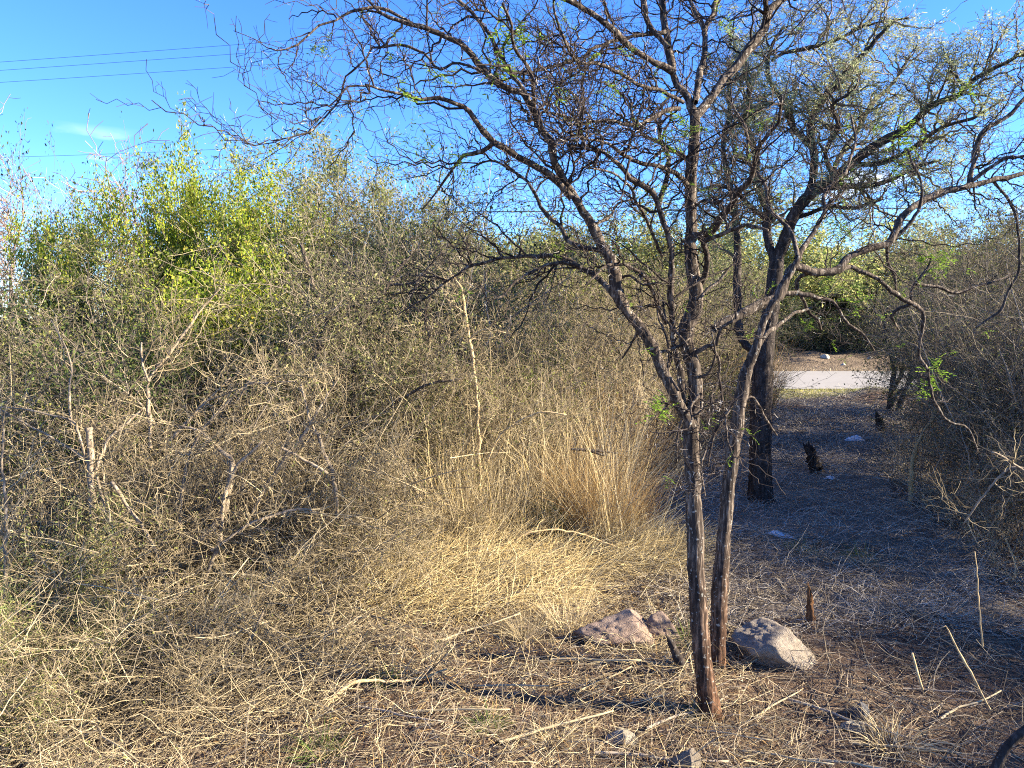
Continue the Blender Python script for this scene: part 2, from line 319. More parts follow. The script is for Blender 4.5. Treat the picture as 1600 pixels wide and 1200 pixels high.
def path_left(y): return np.where(y < 6.6, 1.15, 1.15 + (y - 6.6) * 0.48)
def path_right(y): return np.where(y < 9, 3.5 + (y - 5) * 0.28, 4.6 + (y - 9) * 0.5)
M['trodden'] = ground_mat('grey_trodden_litter', [(0.055, 0.043, 0.034), (0.12, 0.097, 0.075), (0.19, 0.157, 0.12), (0.27, 0.23, 0.175)], scales=(1.5, 22, 140))
uu, vv = np.meshgrid(np.linspace(0, 1, 60), np.linspace(4.5, 20.2, 200))
jl = 0.16 * np.sin(2.3 * vv) + 0.1 * np.sin(5.1 * vv + 1); jr = 0.16 * np.sin(1.9 * vv + 2) + 0.1 * np.sin(4.3 * vv)
px_ = (path_left(vv) + 0.1 + jl) * (1 - uu) + (path_right(vv) + 0.2 + jr) * uu
ed = np.minimum(np.minimum(uu, 1 - uu) / 0.06, np.minimum(vv - 4.5, 20.2 - vv) / 0.5)
pz_ = gz(px_, vv) + 0.008 - 0.04 * (1 - np.clip(ed, 0, 1)) ** 2
ii = np.arange(199)[:, None] * 60 + np.arange(59)[None]
link('path', build('path', np.stack([px_, vv, pz_], -1).reshape(-1, 3), np.stack([ii, ii + 1, ii + 61, ii + 60], -1).reshape(-1, 4), None, M['trodden']), kind='structure')

# ------------------------------------------------------------------ the thorn trees (digitised limbs, grown twigs)
def limb(pts, d0, d1=None, step=0.03, curve=0.0):
    """pixel control points (x, y, radius in px) + distance at both ends -> 3-D polyline and radii in metres"""
    if d1 is None: d1 = d0
    q = np.array([(p[0], p[1]) for p in pts], float); s = np.concatenate([[0], np.cumsum(np.linalg.norm(np.diff(q, axis=0), axis=1))]); s /= s[-1]
    r0 = [p[2] if len(p) > 2 else None for p in pts]
    known = [i for i, r in enumerate(r0) if r is not None]; rr = np.interp(s, s[known], [r0[i] for i in known])
    d = d0 + (d1 - d0) * s + curve * np.sin(s * math.pi)
    P = [W(p[0], p[1], dd) for p, dd in zip(pts, d)]
    R = 0.84 * rr * d / FOC
    P, R = resample(P, R, step); n = len(P)
    j = np.cumsum(rng.normal(size=(n, 3)), 0); j -= np.linspace(0, 1, n)[:, None] * j[-1]
    k = max(3, int(0.35 / step)) | 1; pad = np.pad(j, ((k // 2, k // 2), (0, 0)), 'edge'); low = np.stack([np.convolve(pad[:, i], np.ones(k) / k, 'valid') for i in range(3)], 1)
    j = j - low; j *= np.minimum(1, np.minimum(np.arange(n), np.arange(n)[::-1]) / 4.0)[:, None]
    return P + j * np.minimum(0.0022 + 0.10 * R, 0.0042)[:, None] * np.clip(0.02 / R, 0.25, 1)[:, None], R

def even(P, R, K):                       # K evenly spaced samples
    s = np.concatenate([[0], np.cumsum(np.linalg.norm(np.diff(P, axis=0), axis=1))]); t = np.linspace(0, s[-1], K)
    return np.stack([np.interp(t, s, P[:, i]) for i in range(3)], 1), np.interp(t, s, R), s[-1]

def bark_tube(P, R, sides, origin, mat, name, rough=0.10, flare=None):
    g = Geo(); R = R.copy()
    R *= 1 + rough * np.convolve(rng.normal(size=len(R) + 4), np.ones(5) / 5, 'valid')[:len(R)] * 1.6
    if flare: R *= 1 + flare * np.exp(-np.arange(len(R)) * 0.03 / 0.07)
    V = g.tubes((P - origin)[None], R[None], sides, 0.5, cap=True)
    j = rng.normal(size=V.shape[1:3] + (1,)) * rough * 0.5
    Vv = V[0]; c = (P - origin)[:, None, :]; g.V[-1] = (c + (Vv - c) * (1 + j)).reshape(-1, 3)
    return g.mesh(name, mat)

def grow_twigs(P, R, L, origin, dens=9, ln=(0.3, 0.8), rmax=0.006, zig=0.46, up=0.12, lo=0.12, sub=7, spur=3, hang=0.0, depthflat=0.75, scale=1.0):
    """zigzag side branches on a limb: secondary, tertiary and short spurs; returns twig mesh geo, thorn geo and node points"""
    g = Geo(); th = Geo(); K = 40
    Pe, Re, _ = even(P, R, K); Pe = Pe[None]; Re = Re[None]
    n = max(3, int(L * dens * 1.35)); p, d, r, t = sprout(Pe, Re, n, lo, 1.0, 35, 80, (0, 0, up - hang))
    d = nrm(d * np.array([1, depthflat, 1])); ln2 = rng.uniform(ln[0], ln[1], n) * (1.15 - 0.45 * t)
    S2 = walk(p, d, ln2, 11, 0.17, zig, (0, 0, 0.03 - 0.08 * hang)); R2 = taper(n, 11, np.minimum(r * 0.7, rng.uniform(0.6, 1.0, n) * rmax * scale), 0.0016 * scale)
    R2 *= 1 + 0.25 * (np.arange(11) % 2)
    g.tubes(S2 - origin, R2, 4, rng.random(n) * 0.7)
    # the limb's own end carries on into a twig
    p3, d3, r3, _ = sprout(S2, R2, sub, 0.1, 1.0, 35, 75, (0, 0, up * 0.6)); m = len(p3)
    S3 = walk(p3, d3, rng.uniform(0.10, 0.34, m) * scale ** 0.5, 7, 0.15, zig * 1.05, (0, 0, 0.02)); R3 = taper(m, 7, np.minimum(r3 * 0.75, 0.0028 * scale), 0.0011 * scale)
    g.tubes(S3 - origin, R3, 3, rng.random(m))
    nodes = [S2[:, 3:].reshape(-1, 3), S3[:, 2:].reshape(-1, 3)]
    if spur:
        p4, d4, r4, _ = sprout(S3, R3, spur, 0.2, 1.0, 40, 80); m4 = len(p4)
        S4 = walk(p4, d4, rng.uniform(0.03, 0.11, m4) * scale ** 0.5, 3, 0.2, 0.2); g.tubes(S4 - origin, taper(m4, 3, np.minimum(r4 * 0.8, 0.0017 * scale), 0.0008 * scale), 3, rng.random(m4)); nodes.append(S4[:, -1])
    nd = np.concatenate([S2.reshape(-1, 3), S3.reshape(-1, 3)]); pick = nd[rng.random(len(nd)) < 0.10]
    if len(pick):
        dth = nrm(rng.normal(size=(len(pick), 3))); Pt = np.stack([pick, pick + dth * rng.uniform(0.015, 0.04, (len(pick), 1))], 1) - origin
        th.tubes(Pt, np.tile([0.0009, 0.0002], (len(pick), 1)), 3)
    return g, th, np.concatenate(nodes)

def feather(g, C, n=7, size=0.07, droop=0.5):
    """bunches of small feathery compound leaves: each a thin midrib with paired leaflets"""
    N = len(C) * n; P0 = np.repeat(C, n, 0); d = nrm(rng.normal(size=(N, 3)) + np.array([0, 0, 0.1])); ln = rng.uniform(0.5, 1.0, N) * size
    S = walk(P0, d, ln, 5, 0.12, 0, (0, 0, -0.12 * droop)); g.blades(S, np.full((N, 5), 0.0007))
    for k in range(1, 5):
        for s in (-1, 1):
            t = nrm(S[:, k] - S[:, k - 1]); side = nrm(np.cross(t, np.array([[0.1, 0.2, 1.0]]))) * s
            E = S[:, k] + (side * 0.8 + t * 0.5) * (ln * 0.28)[:, None]
            g.blades(np.stack([S[:, k], 0.5 * (S[:, k] + E), E], 1), np.tile([0.0006, 0.0022, 0.0004], (N, 1)) * (size / 0.07))

def tree(name, label, base, stems, limbs, mat, sides=16, twig_mat='bark_twig', tufts=(), tuft_size=0.07, rand_tufts=60, leafmat='leaf_bright', group=None, gen=None, flare=0.25, tuftn=5):
    """Empty > trunk, each branch (> twigs, thorns), foliage"""
    root = link(name, None, label=label, cat='tree', group=group, loc=Vector(base)); o = np.array(base)
    for st in stems:
        P, R = st; link('trunk', bark_tube(P, R, sides, o, mat, 'trunk', 0.05, flare), root)
    nodes = []
    for P, R, kw in limbs:
        b = link('branch', bark_tube(P, R, 10, o, mat, 'branch', 0.12), root); L_ = np.sum(np.linalg.norm(np.diff(P, axis=0), axis=1))
        a = dict(gen or {}); a.update(kw)
        g, th, nd = grow_twigs(P, R, L_, o, **a); nodes.append(nd)
        link('twigs', g.mesh('twigs', M[twig_mat]), b, kind='stuff')
        if th.n: link('thorns', th.mesh('thorns', M['spine']), b, kind='stuff')
    nodes = np.concatenate(nodes)
    for c, n, s in tufts:
        f = Geo(); feather(f, np.array([c]) - o + rng.normal(size=(3, 3)) * s * 0.4, n // 2 + 1, s * 1.35); link('leaf_spray', f.mesh('leaf_spray', M[leafmat]), root, kind='stuff')
    if rand_tufts:
        f = Geo(); feather(f, nodes[rng.choice(len(nodes), min(rand_tufts, len(nodes)), replace=False)] - o, tuftn, tuft_size); link('foliage', f.mesh('foliage', M[leafmat]), root, kind='stuff')
    return root

rng = np.random.default_rng(101)
# --- front tree: slim stem dividing at head height, plus the leaning limb to the left
bA = G(1108, 1112); dA = bA[1]
A_stem = limb([(1110, 1122, 21), (1104, 1075, 18), (1096, 1010, 17), (1090, 940, 16.5), (1086, 840, 16), (1083, 760, 15.5), (1080, 690, 15), (1081, 655, 15), (1086, 620, 14), (1083, 570, 13), (1072, 535, 13.5), (1074, 510, 14), (1085, 478, 14), (1088, 454, 13), (1082, 420, 11.5), (1078, 380, 11), (1081, 361, 11), (1079, 305, 10.5), (1080, 262, 10), (1085, 215, 9.5), (1086, 180, 9)], dA, dA + 0.15)
dT = dA + 0.15
A_l = []
def addA(pts, d0, d1, **kw): P, R = limb(pts, d0, d1); A_l.append((P, R, kw))
addA([(1080, 668, 12), (1066, 640, 11.5), (1045, 600, 11), (1020, 545, 11), (1000, 510, 10.5), (982, 490, 10.5), (968, 470, 10.5), (962, 440, 10), (957, 410, 9), (940, 385, 9), (925, 350, 9), (905, 320, 9), (885, 290, 8.5), (868, 255, 8), (862, 225, 7.5), (848, 205, 7), (830, 165, 6.5), (815, 145, 6), (800, 142, 5.8), (770, 122, 5.2), (745, 98, 5), (720, 66, 4.6), (700, 60, 4.4), (660, 45, 4), (620, 30, 3.5), (585, 10, 3), (555, -25, 2.5)], dA, dA - 0.5, lo=0.33, dens=7)
addA([(893, 309, 6), (860, 275, 6), (830, 255, 5.5), (800, 237, 5.5), (770, 222, 5), (747, 197, 4.5), (735, 175, 4.3), (715, 162, 3.8), (687, 152, 3.5), (657, 155, 3), (620, 145, 2.5), (582, 136, 2.3), (560, 135, 2.1), (545, 136, 2), (535, 147, 2), (507, 182, 1.8), (482, 207, 1.6), (425, 220, 1.1)], dA - 0.25, dA - 0.7, dens=6, rmax=0.005)
addA([(660, 45, 3.2), (620, 25, 3), (582, 11, 2.6), (550, 16, 2.4), (525, 30, 2.2), (497, 38, 2.1), (482, 54, 1.9), (465, 72, 1.8), (447, 80, 1.5), (418, 75, 1.3), (400, 62, 1.1), (365, 48, 0.9)], dA - 0.4, dA - 0.6, dens=5, ln=(0.1, 0.35), sub=3, rmax=0.004)
addA([(755, 112, 3), (730, 102, 2.6), (707, 98, 2.5), (687, 107, 2.4), (662, 85, 2.3), (625, 72, 2.2), (580, 76, 2), (572, 87, 2), (557, 104, 2), (540, 118, 1.8), (534, 147, 1.6), (515, 165, 1.2)], dA - 0.4, dA - 0.2, dens=6, ln=(0.15, 0.45), sub=4, rmax=0.004)
addA([(770, 224, 4), (752, 237, 4), (725, 245, 3.6), (712, 260, 3), (697, 280, 2.6), (680, 302, 2.1), (660, 327, 1.5)], dA - 0.5, dA - 0.3, dens=8, ln=(0.2, 0.5), rmax=0.004)
addA([(945, 393, 5), (918, 387, 4.8), (890, 380, 4.5), (875, 352, 4), (855, 337, 3.7), (840, 312, 3.2), (825, 285, 2.9), (795, 262, 2.4), (765, 252, 2), (735, 262, 1.4)], dA - 0.1, dA + 0.35, dens=8)
addA([(965, 468, 5.5), (942, 442, 5.2), (920, 425, 5), (882, 405, 4.3), (840, 400, 3.6), (795, 402, 3), (740, 415, 2.6), (702, 437, 2), (670, 462, 1.7), (620, 492, 1.1)], dA, dA + 0.5, dens=8, ln=(0.25, 0.6))
addA([(905, 416, 3.8), (875, 410, 3.5), (845, 418, 3), (805, 440, 2.5), (785, 462, 1.7), (760, 470, 1)], dA, dA - 0.3, dens=7, ln=(0.2, 0.5))
addA([(832, 168, 4.5), (812, 130, 4.2), (800, 118, 4), (776, 76, 3.8), (762, 50, 3.6), (735, 18, 3.4), (705, -10, 3)], dA - 0.3, dA - 0.1, dens=8)
addA([(835, 170, 4), (832, 120, 3.6), (822, 98, 3.3), (802, 72, 3), (800, 40, 2.4), (785, 5, 2)], dA - 0.35, dA - 0.8, dens=8)
# limbs from the centre stem
addA([(1086, 182, 8), (1072, 150, 7.5), (1057, 125, 7.3), (1048, 100, 7), (1043, 62, 6.8), (1038, 25, 6.5), (1032, -15, 6)], dT, dT + 0.2, dens=9)
addA([(1086, 182, 8.5), (1104, 162, 8.2), (1140, 115, 8), (1160, 88, 8), (1192, 48, 7.5), (1200, 20, 7), (1228, -5, 6), (1250, -30, 5)], dT, dT + 0.3, dens=8)
addA([(1196, 38, 5.5), (1197, 10, 5), (1195, -25, 4.5)], dT + 0.2, dT, dens=5)
addA([(1052, 112, 6.5), (1037, 104, 6.3), (997, 82, 6), (970, 60, 5.7), (950, 40, 5.5), (925, 20, 5), (885, 0, 4.5), (850, -25, 4)], dT, dT - 0.4, dens=8)
addA([(1045, 75, 5), (1022, 50, 4.8), (1010, 25, 4.5), (1005, -15, 4)], dT, dT + 0.1, dens=7)
addA([(1086, 160, 6), (1092, 125, 5.8), (1100, 90, 5.4), (1102, 45, 5.2), (1115, 20, 5), (1122, -20, 4)], dT, dT + 0.5, dens=7)
addA([(1102, 48, 4.5), (1090, 25, 4.2), (1075, -5, 3.6)], dT + 0.35, dT + 0.5, dens=6)
addA([(1062, 170, 4.4), (1042, 172, 4), (1010, 190, 3.7), (985, 195, 3.4), (945, 187, 3), (908, 193, 2.6), (880, 180, 2.2), (850, 175, 1.6)], dT, dT - 0.5, dens=9, ln=(0.25, 0.6))
addA([(1068, 160, 4), (1040, 145, 3.8), (1005, 135, 3.6), (975, 118, 3.3), (935, 100, 3), (905, 98, 2.8), (890, 80, 2.4), (880, 55, 2.2), (866, 20, 2), (865, -15, 1.6)], dT, dT - 0.6, dens=8, ln=(0.25, 0.6))
addA([(1040, 50, 4), (1000, 55, 3.6), (965, 62, 3.3), (930, 75, 3), (895, 95, 2.7), (850, 108, 2.3), (810, 118, 1.8)], dT + 0.1, dT - 0.3, dens=8)
addA([(1092, 371, 7.5), (1111, 361, 7.2), (1124, 342, 7), (1144, 318, 6.5), (1157, 298, 6), (1170, 283, 5.3), (1178, 253, 4.5), (1190, 225, 3.8), (1215, 190, 3), (1222, 150, 2.2)], dT, dT - 0.6, dens=8, rmax=0.005)
addA([(1068, 645, 7), (1064, 600, 6.5), (1058, 560, 6.2), (1050, 520, 6), (1050, 474, 6), (1049, 420, 5.8), (1046, 374, 5.6), (1033, 337, 5.5), (1027, 314, 5.2), (1014, 292, 5), (983, 279, 4.2), (968, 257, 3.8), (945, 240, 3.2), (915, 228, 2.6), (890, 228, 2)], dA + 0.1, dA - 0.3, lo=0.3, dens=8)
addA([(1030, 322, 4.5), (1036, 296, 4.4), (1045, 270, 4), (1042, 240, 3.5), (1030, 205, 3), (1035, 165, 2.2)], dA, dA + 0.3, dens=8)
addA([(1035, 400, 3.5), (1025, 380, 3.3), (1012, 345, 3), (995, 318, 2.8), (985, 292, 2.5), (955, 270, 2), (920, 262, 1.6)], dA + 0.1, dA - 0.4, dens=8, ln=(0.25, 0.6))
addA([(1088, 455, 5), (1102, 430, 5), (1104, 400, 4.8), (1100, 378, 4.4), (1108, 372, 4), (1140, 360, 3.6), (1170, 352, 3), (1200, 360, 2.4)], dT, dT - 0.5, dens=7, ln=(0.2, 0.5))
addA([(1040, 505, 4), (1025, 470, 3.8), (1015, 445, 3.5), (998, 425, 3.3), (972, 412, 3), (945, 418, 2.6), (915, 445, 2)], dA, dA - 0.4, dens=8, ln=(0.2, 0.5))
addA([(1079, 300, 5), (1062, 275, 4.6), (1040, 262, 4.2), (1005, 255, 3.8), (975, 245, 3.4), (950, 225, 2.8), (915, 215, 2.3), (880, 205, 1.8)], dT, dT - 0.7, dens=9, ln=(0.25, 0.6))
addA([(1081, 255, 4.5), (1060, 240, 4.2), (1030, 222, 3.6), (1000, 205, 3), (975, 150, 2.4), (945, 130, 1.8)], dT, dT + 0.6, dens=9)
addA([(1068, 562, 4.5), (1085, 552, 5), (1105, 540, 4.8), (1120, 538, 4), (1128, 512, 3.5), (1150, 500, 4)], dT - 0.1, dT - 0.2, dens=6, ln=(0.15, 0.4), lo=0.4)
addA([(1092, 618, 3), (1078, 637, 2.6), (1082, 655, 2.2), (1075, 670, 2)], dA - 0.1, dA - 0.25, dens=6, ln=(0.1, 0.3))
for pts in ([(1096, 640, 2.6), (1095, 604, 2.4), (1080, 586, 1.6)], [(1096, 615, 2.4), (1078, 641, 2.2), (1084, 660, 2), (1074, 666, 1.6)], [(1066, 655, 2.4), (1056, 692, 2.2), (1058, 722, 1.6)], [(1110, 540, 2.6), (1122, 560, 2.6), (1124, 585, 2.6), (1128, 620, 2.4), (1131, 642, 2)],
            [(1092, 622, 2.2), (1108, 630, 2.2), (1127, 641, 2)], [(1140, 640, 2.6), (1132, 650, 2.6), (1118, 677, 2.5), (1110, 706, 2.2), (1106, 730, 1.6)], [(1133, 648, 2), (1137, 690, 1.8), (1143, 705, 1.4)], [(1060, 612, 2.4), (1046, 628, 2.2), (1031, 650, 1.6)], [(1022, 552, 3), (1042, 548, 2.6), (1062, 540, 2.4), (1085, 520, 1.8)],
            [(1090, 470, 3.4), (1108, 450, 3), (1122, 440, 2.6), (1140, 418, 2)], [(1000, 512, 3), (985, 540, 2), (972, 560, 1.4)], [(1060, 610, 3), (1044, 580, 2.8), (1046, 545, 2.6), (1030, 500, 2), (1028, 470, 1.5)], [(1104, 700, 1.8), (1096, 730, 1.6), (1102, 775, 1.4)], [(1086, 590, 3), (1104, 585, 2.6), (1118, 560, 2.2), (1112, 520, 1.6)],
            [(1074, 540, 3), (1058, 520, 2.6), (1040, 500, 2.2), (1036, 470, 1.6)], [(960, 440, 2.8), (985, 430, 2.6), (1005, 445, 2.2), (1030, 440, 1.6)], [(1079, 330, 3), (1100, 312, 2.6), (1120, 318, 2.2), (1140, 300, 1.6)], [(925, 352, 3), (950, 340, 2.6), (965, 318, 2.2), (990, 312, 1.6)]):
    addA(pts, dA + rng.uniform(-0.12, 0.05), dA + rng.uniform(-0.3, 0.25), dens=7, ln=(0.1, 0.3), sub=4, spur=2, rmax=0.003)
tufA = [(W(1028, 652, dA - .25), 9, .07), (W(1076, 185, dT - .3), 9, .08), (W(1043, 212, dT - .3), 8, .07), (W(790, 55, dA - .4), 9, .09), (W(780, 85, dA - .4), 8, .09), (W(640, 152, dA - .6), 7, .06), (W(700, 125, dA - .5), 6, .06), (W(505, 75, dA - .5), 8, .05), (W(1120, 35, dT), 6, .06), (W(960, 140, dT - .4), 6, .06), (W(610, 88, dA - .4), 6, .05), (W(720, 240, dA - .5), 6, .06), (W(655, 225, dA - .5), 6, .06)]
tree('thorn_tree', 'dark slim thorn tree in front with crooked limbs spreading left against the sky', bA, [A_stem], A_l, M['bark'], 18, tufts=tufA, rand_tufts=130, tuft_size=0.055, tuftn=3)

rng = np.random.default_rng(102)
# --- second stem just behind, leaning right; long drooping limb to the right
bB = G(1119, 1046); dB = bB[1]
B_stem = limb([(1119, 1056, 17), (1121, 1000, 15), (1123, 950, 14.5), (1128, 880, 14), (1134, 800, 13.5), (1141, 740, 13), (1147, 690, 12.5), (1155, 640, 12), (1165, 590, 11.5), (1176, 555, 9.5), (1186, 525, 7), (1198, 490, 6.5), (1218, 455, 6.5), (1250, 400, 5)], dB, dB)
B_l = []
def addB(pts, d0, d1, **kw): P, R = limb(pts, d0, d1); B_l.append((P, R, kw))
addB([(1115, 515, 8), (1130, 503, 8.5), (1150, 494, 8), (1180, 480, 8), (1218, 462, 8), (1230, 436, 7.8), (1239, 418, 7.5), (1260, 421, 7), (1279, 426, 7), (1308, 422, 7), (1324, 404, 7), (1345, 391, 7.2), (1388, 380, 7), (1401, 356, 6.8), (1412, 337, 6.5), (1440, 315, 6.3), (1470, 302, 6), (1512, 291, 5.6), (1550, 282, 4.5), (1600, 271, 4), (1660, 255, 3)], dB + 0.09, dB + 0.81, lo=0.3, dens=7)
addB([(1514, 289, 4.6), (1517, 272, 4.5), (1525, 232, 4.2), (1536, 205, 4), (1575, 181, 3.6), (1595, 160, 3.2), (1625, 130, 2.6)], dB + 0.68, dB + 0.81, dens=7)
addB([(1518, 284, 3.6), (1545, 263, 3.4), (1570, 247, 3.2), (1600, 245, 2.8), (1640, 225, 2)], dB + 0.68, dB + 0.54, dens=7)
addB([(1310, 424, 4.2), (1329, 418, 4.2), (1372, 436, 4), (1393, 455, 4), (1420, 471, 4), (1441, 487, 3.4), (1439, 521, 3), (1436, 553, 2.8), (1449, 580, 2.6), (1457, 620, 2.5), (1471, 647, 2.3), (1490, 661, 2.2), (1512, 670, 2), (1529, 707, 1.5)], dB + 0.41, dB + 0.99, dens=3.5, ln=(0.08, 0.25), sub=2, spur=1, rmax=0.003)
addB([(1422, 476, 3.2), (1407, 481, 3.4), (1393, 495, 3), (1404, 515, 2)], dB + 0.72, dB + 0.81, dens=3, ln=(0.08, 0.2), sub=2, spur=1, rmax=0.003)
addB([(1424, 472, 2.8), (1424, 455, 2.6), (1430, 440, 2.5), (1449, 420, 2.3), (1455, 402, 1.8)], dB + 0.72, dB + 0.72, dens=5, ln=(0.1, 0.3), sub=3, rmax=0.003)
addB([(1386, 381, 3.2), (1387, 409, 3), (1398, 430, 2.8), (1400, 455, 2)], dB + 0.50, dB + 0.63, dens=5, ln=(0.1, 0.3), sub=3, rmax=0.003)
addB([(1220, 459, 5), (1255, 459, 4.6), (1280, 466, 4), (1300, 470, 3.2), (1313, 489, 2.8), (1327, 508, 2.6), (1345, 519, 2.4), (1356, 532, 2.2), (1366, 548, 1.6)], dB + 0.27, dB + 0.45, dens=5, ln=(0.12, 0.35), sub=3, rmax=0.003)
addB([(1270, 424, 3.6), (1245, 440, 3.4), (1262, 485, 3), (1277, 498, 2.8), (1283, 515, 2)], dB + 0.32, dB + 0.54, dens=5, ln=(0.1, 0.3), sub=3, rmax=0.003)
addB([(1431, 444, 3), (1465, 449, 3), (1495, 457, 3), (1530, 447, 2.7), (1555, 440, 2.4), (1600, 420, 2)], dB + 0.72, dB + 0.90, dens=6, ln=(0.15, 0.4), sub=3, rmax=0.003)
addB([(1388, 380, 3.6), (1420, 350, 3.2), (1438, 322, 3), (1440, 290, 2.6), (1428, 262, 2.2), (1418, 232, 1.8)], dB + 0.50, dB + 0.45, dens=6, ln=(0.15, 0.4), rmax=0.003)
addB([(1180, 548, 5), (1200, 520, 4), (1232, 495, 3.4), (1254, 486, 2.6), (1268, 480, 1.8)], dB + 0.05, dB + 0.36, dens=5, ln=(0.1, 0.3), sub=3, rmax=0.003)
addB([(1245, 405, 5), (1262, 375, 4.6), (1285, 340, 4), (1290, 300, 3.5), (1320, 270, 3), (1335, 220, 2.4), (1330, 180, 1.8)], dB, dB + 0.45, dens=7, ln=(0.2, 0.5))
addB([(1246, 400, 4.4), (1235, 360, 4), (1205, 330, 3.8), (1195, 290, 3.4), (1170, 250, 3), (1165, 200, 2.6), (1135, 150, 2)], dB, dB + 0.54, dens=7, ln=(0.2, 0.5))
addB([(1152, 612, 3.4), (1146, 632, 3), (1135, 642, 3), (1118, 672, 2.8), (1108, 700, 2.4)], dB + 0.09, dB + 0.18, dens=5, ln=(0.1, 0.25), sub=2, spur=1, rmax=0.003)
addB([(1150, 640, 2.6), (1175, 620, 2.2), (1195, 652, 2), (1214, 680, 1.6)], dB + 0.09, dB + 0.27, dens=3, ln=(0.06, 0.15), sub=1, spur=1, rmax=0.002)
addB([(1552, 283, 2.6), (1585, 330, 2.6), (1592, 415, 2.5), (1576, 455, 2.4), (1564, 484, 2.5), (1548, 496, 2.3), (1525, 512, 1.8)], dB + 0.72, dB + 0.90, dens=4, ln=(0.1, 0.3), sub=3, rmax=0.003)
tufB = [(W(1455, 400, dB + 0.72), 12, .085), (W(1475, 405, dB + 0.72), 9, .08), (W(1458, 580, dB + .95), 9, .085), (W(1447, 606, dB + 0.95), 12, .075), (W(1338, 462, dB + 0.54), 11, .08), (W(1308, 360, dB + 0.54), 12, .085), (W(1325, 410, dB + 0.54), 9, .07), (W(1420, 225, dB + 0.54), 12, .1), (W(1402, 255, dB + 0.54), 8, .07), (W(1265, 508, dB + 0.54), 7, .05), (W(1505, 142, dB + 0.81), 8, .06), (W(1295, 445, dB + 0.45), 7, .05)]
tree('thorn_tree', 'thorn tree with pale sunlit stem leaning right and long drooping limb over the path', bB, [B_stem], B_l, M['bark'], 16, tufts=tufB, rand_tufts=90, tuft_size=0.055, tuftn=3)

rng = np.random.default_rng(103)
# --- dark trunk standing on the path further back, big half-leafy crown
bC = G(1188, 778); dC = bC[1]
C_stem = limb([(1188, 790, 25), (1188, 750, 21), (1188, 700, 20), (1190, 620, 19), (1193, 560, 18), (1198, 520, 15.5), (1205, 480, 15), (1210, 440, 14), (1214, 405, 12)], dC, dC)
C_l = []
def addC(pts, d0, d1, **kw): P, R = limb(pts, d0, d1, step=0.06); C_l.append((P, R, kw))
addC([(1214, 408, 11), (1228, 370, 11), (1238, 340, 11), (1256, 314, 10), (1272, 300, 9), (1292, 284, 8.5), (1330, 256, 8), (1360, 232, 7.5), (1420, 197, 6.5), (1455, 165, 5.5), (1500, 147, 5), (1525, 122, 4), (1582, 92, 3), (1610, 70, 2.5)], dC, dC - 1.2)
addC([(1212, 415, 9), (1200, 376, 8.5), (1198, 350, 8), (1200, 330, 7.5), (1190, 305, 7), (1182, 280, 6.5), (1180, 240, 6), (1165, 190, 5), (1170, 140, 4), (1160, 90, 3)], dC, dC + 0.5)
addC([(1256, 316, 8), (1270, 280, 7.5), (1272, 240, 7), (1265, 200, 6.5), (1280, 160, 6.5), (1300, 140, 6.5), (1314, 122, 6.2), (1338, 96, 6), (1356, 78, 5), (1372, 58, 4), (1400, 30, 3)], dC - 0.1, dC - 0.5)
addC([(1196, 560, 9), (1166, 540, 8), (1156, 520, 8), (1153, 480, 8), (1152, 430, 7.5), (1152, 380, 7), (1148, 330, 6.5), (1140, 285, 5.5), (1130, 230, 4.5), (1140, 170, 3.5), (1135, 110, 2.5)], dC, dC + 0.6, lo=0.35)
addC([(1275, 298, 6), (1310, 290, 5.5), (1350, 292, 5), (1395, 280, 4.2), (1430, 262, 3.5), (1470, 250, 2.5)], dC - 0.1, dC - 0.9)
addC([(1272, 235, 5), (1240, 200, 5), (1225, 160, 4.6), (1200, 120, 4), (1205, 75, 3.5), (1225, 40, 2.5)], dC - 0.2, dC + 0.4)
addC([(1205, 95, 3.5), (1224, 83, 3.5), (1260, 76, 3.5), (1290, 68, 3.2), (1320, 56, 3), (1360, 38, 2.6), (1420, 28, 2)], dC + 0.3, dC - 0.4)
addC([(1295, 283, 5), (1315, 240, 4.6), (1340, 205, 4), (1360, 165, 3.6), (1395, 130, 3), (1420, 90, 2.4)], dC - 0.2, dC + 0.6)
addC([(1330, 257, 5), (1375, 255, 4.5), (1420, 235, 4), (1470, 200, 3.4), (1520, 185, 2.8), (1560, 160, 2)], dC - 0.3, dC - 1.3)
addC([(1240, 340, 5), (1262, 335, 4.6), (1295, 322, 4), (1335, 325, 3.4), (1380, 310, 2.6)], dC, dC - 0.5)
addC([(1200, 345, 5), (1175, 325, 4.6), (1150, 300, 4), (1120, 290, 3.3), (1085, 300, 2.4)], dC + 0.1, dC - 0.3)
addC([(1302, 275, 4.5), (1290, 240, 4), (1310, 195, 3.6), (1300, 165, 3.2), (1335, 140, 2.6), (1345, 110, 2)], dC - 0.2, dC - 1.0)
tree('thorn_tree', 'dark trunked tree on the path behind the slim stems with half leafy tangled crown', bC, [C_stem], C_l, M['bark_dark'], 16, twig_mat='grey_twig', rand_tufts=1900, tuft_size=0.14, leafmat='leaf_silver', tuftn=4,
     gen=dict(dens=8.5, ln=(0.4, 1.0), rmax=0.009, scale=1.6, sub=8, spur=3, zig=0.4, up=0.05))

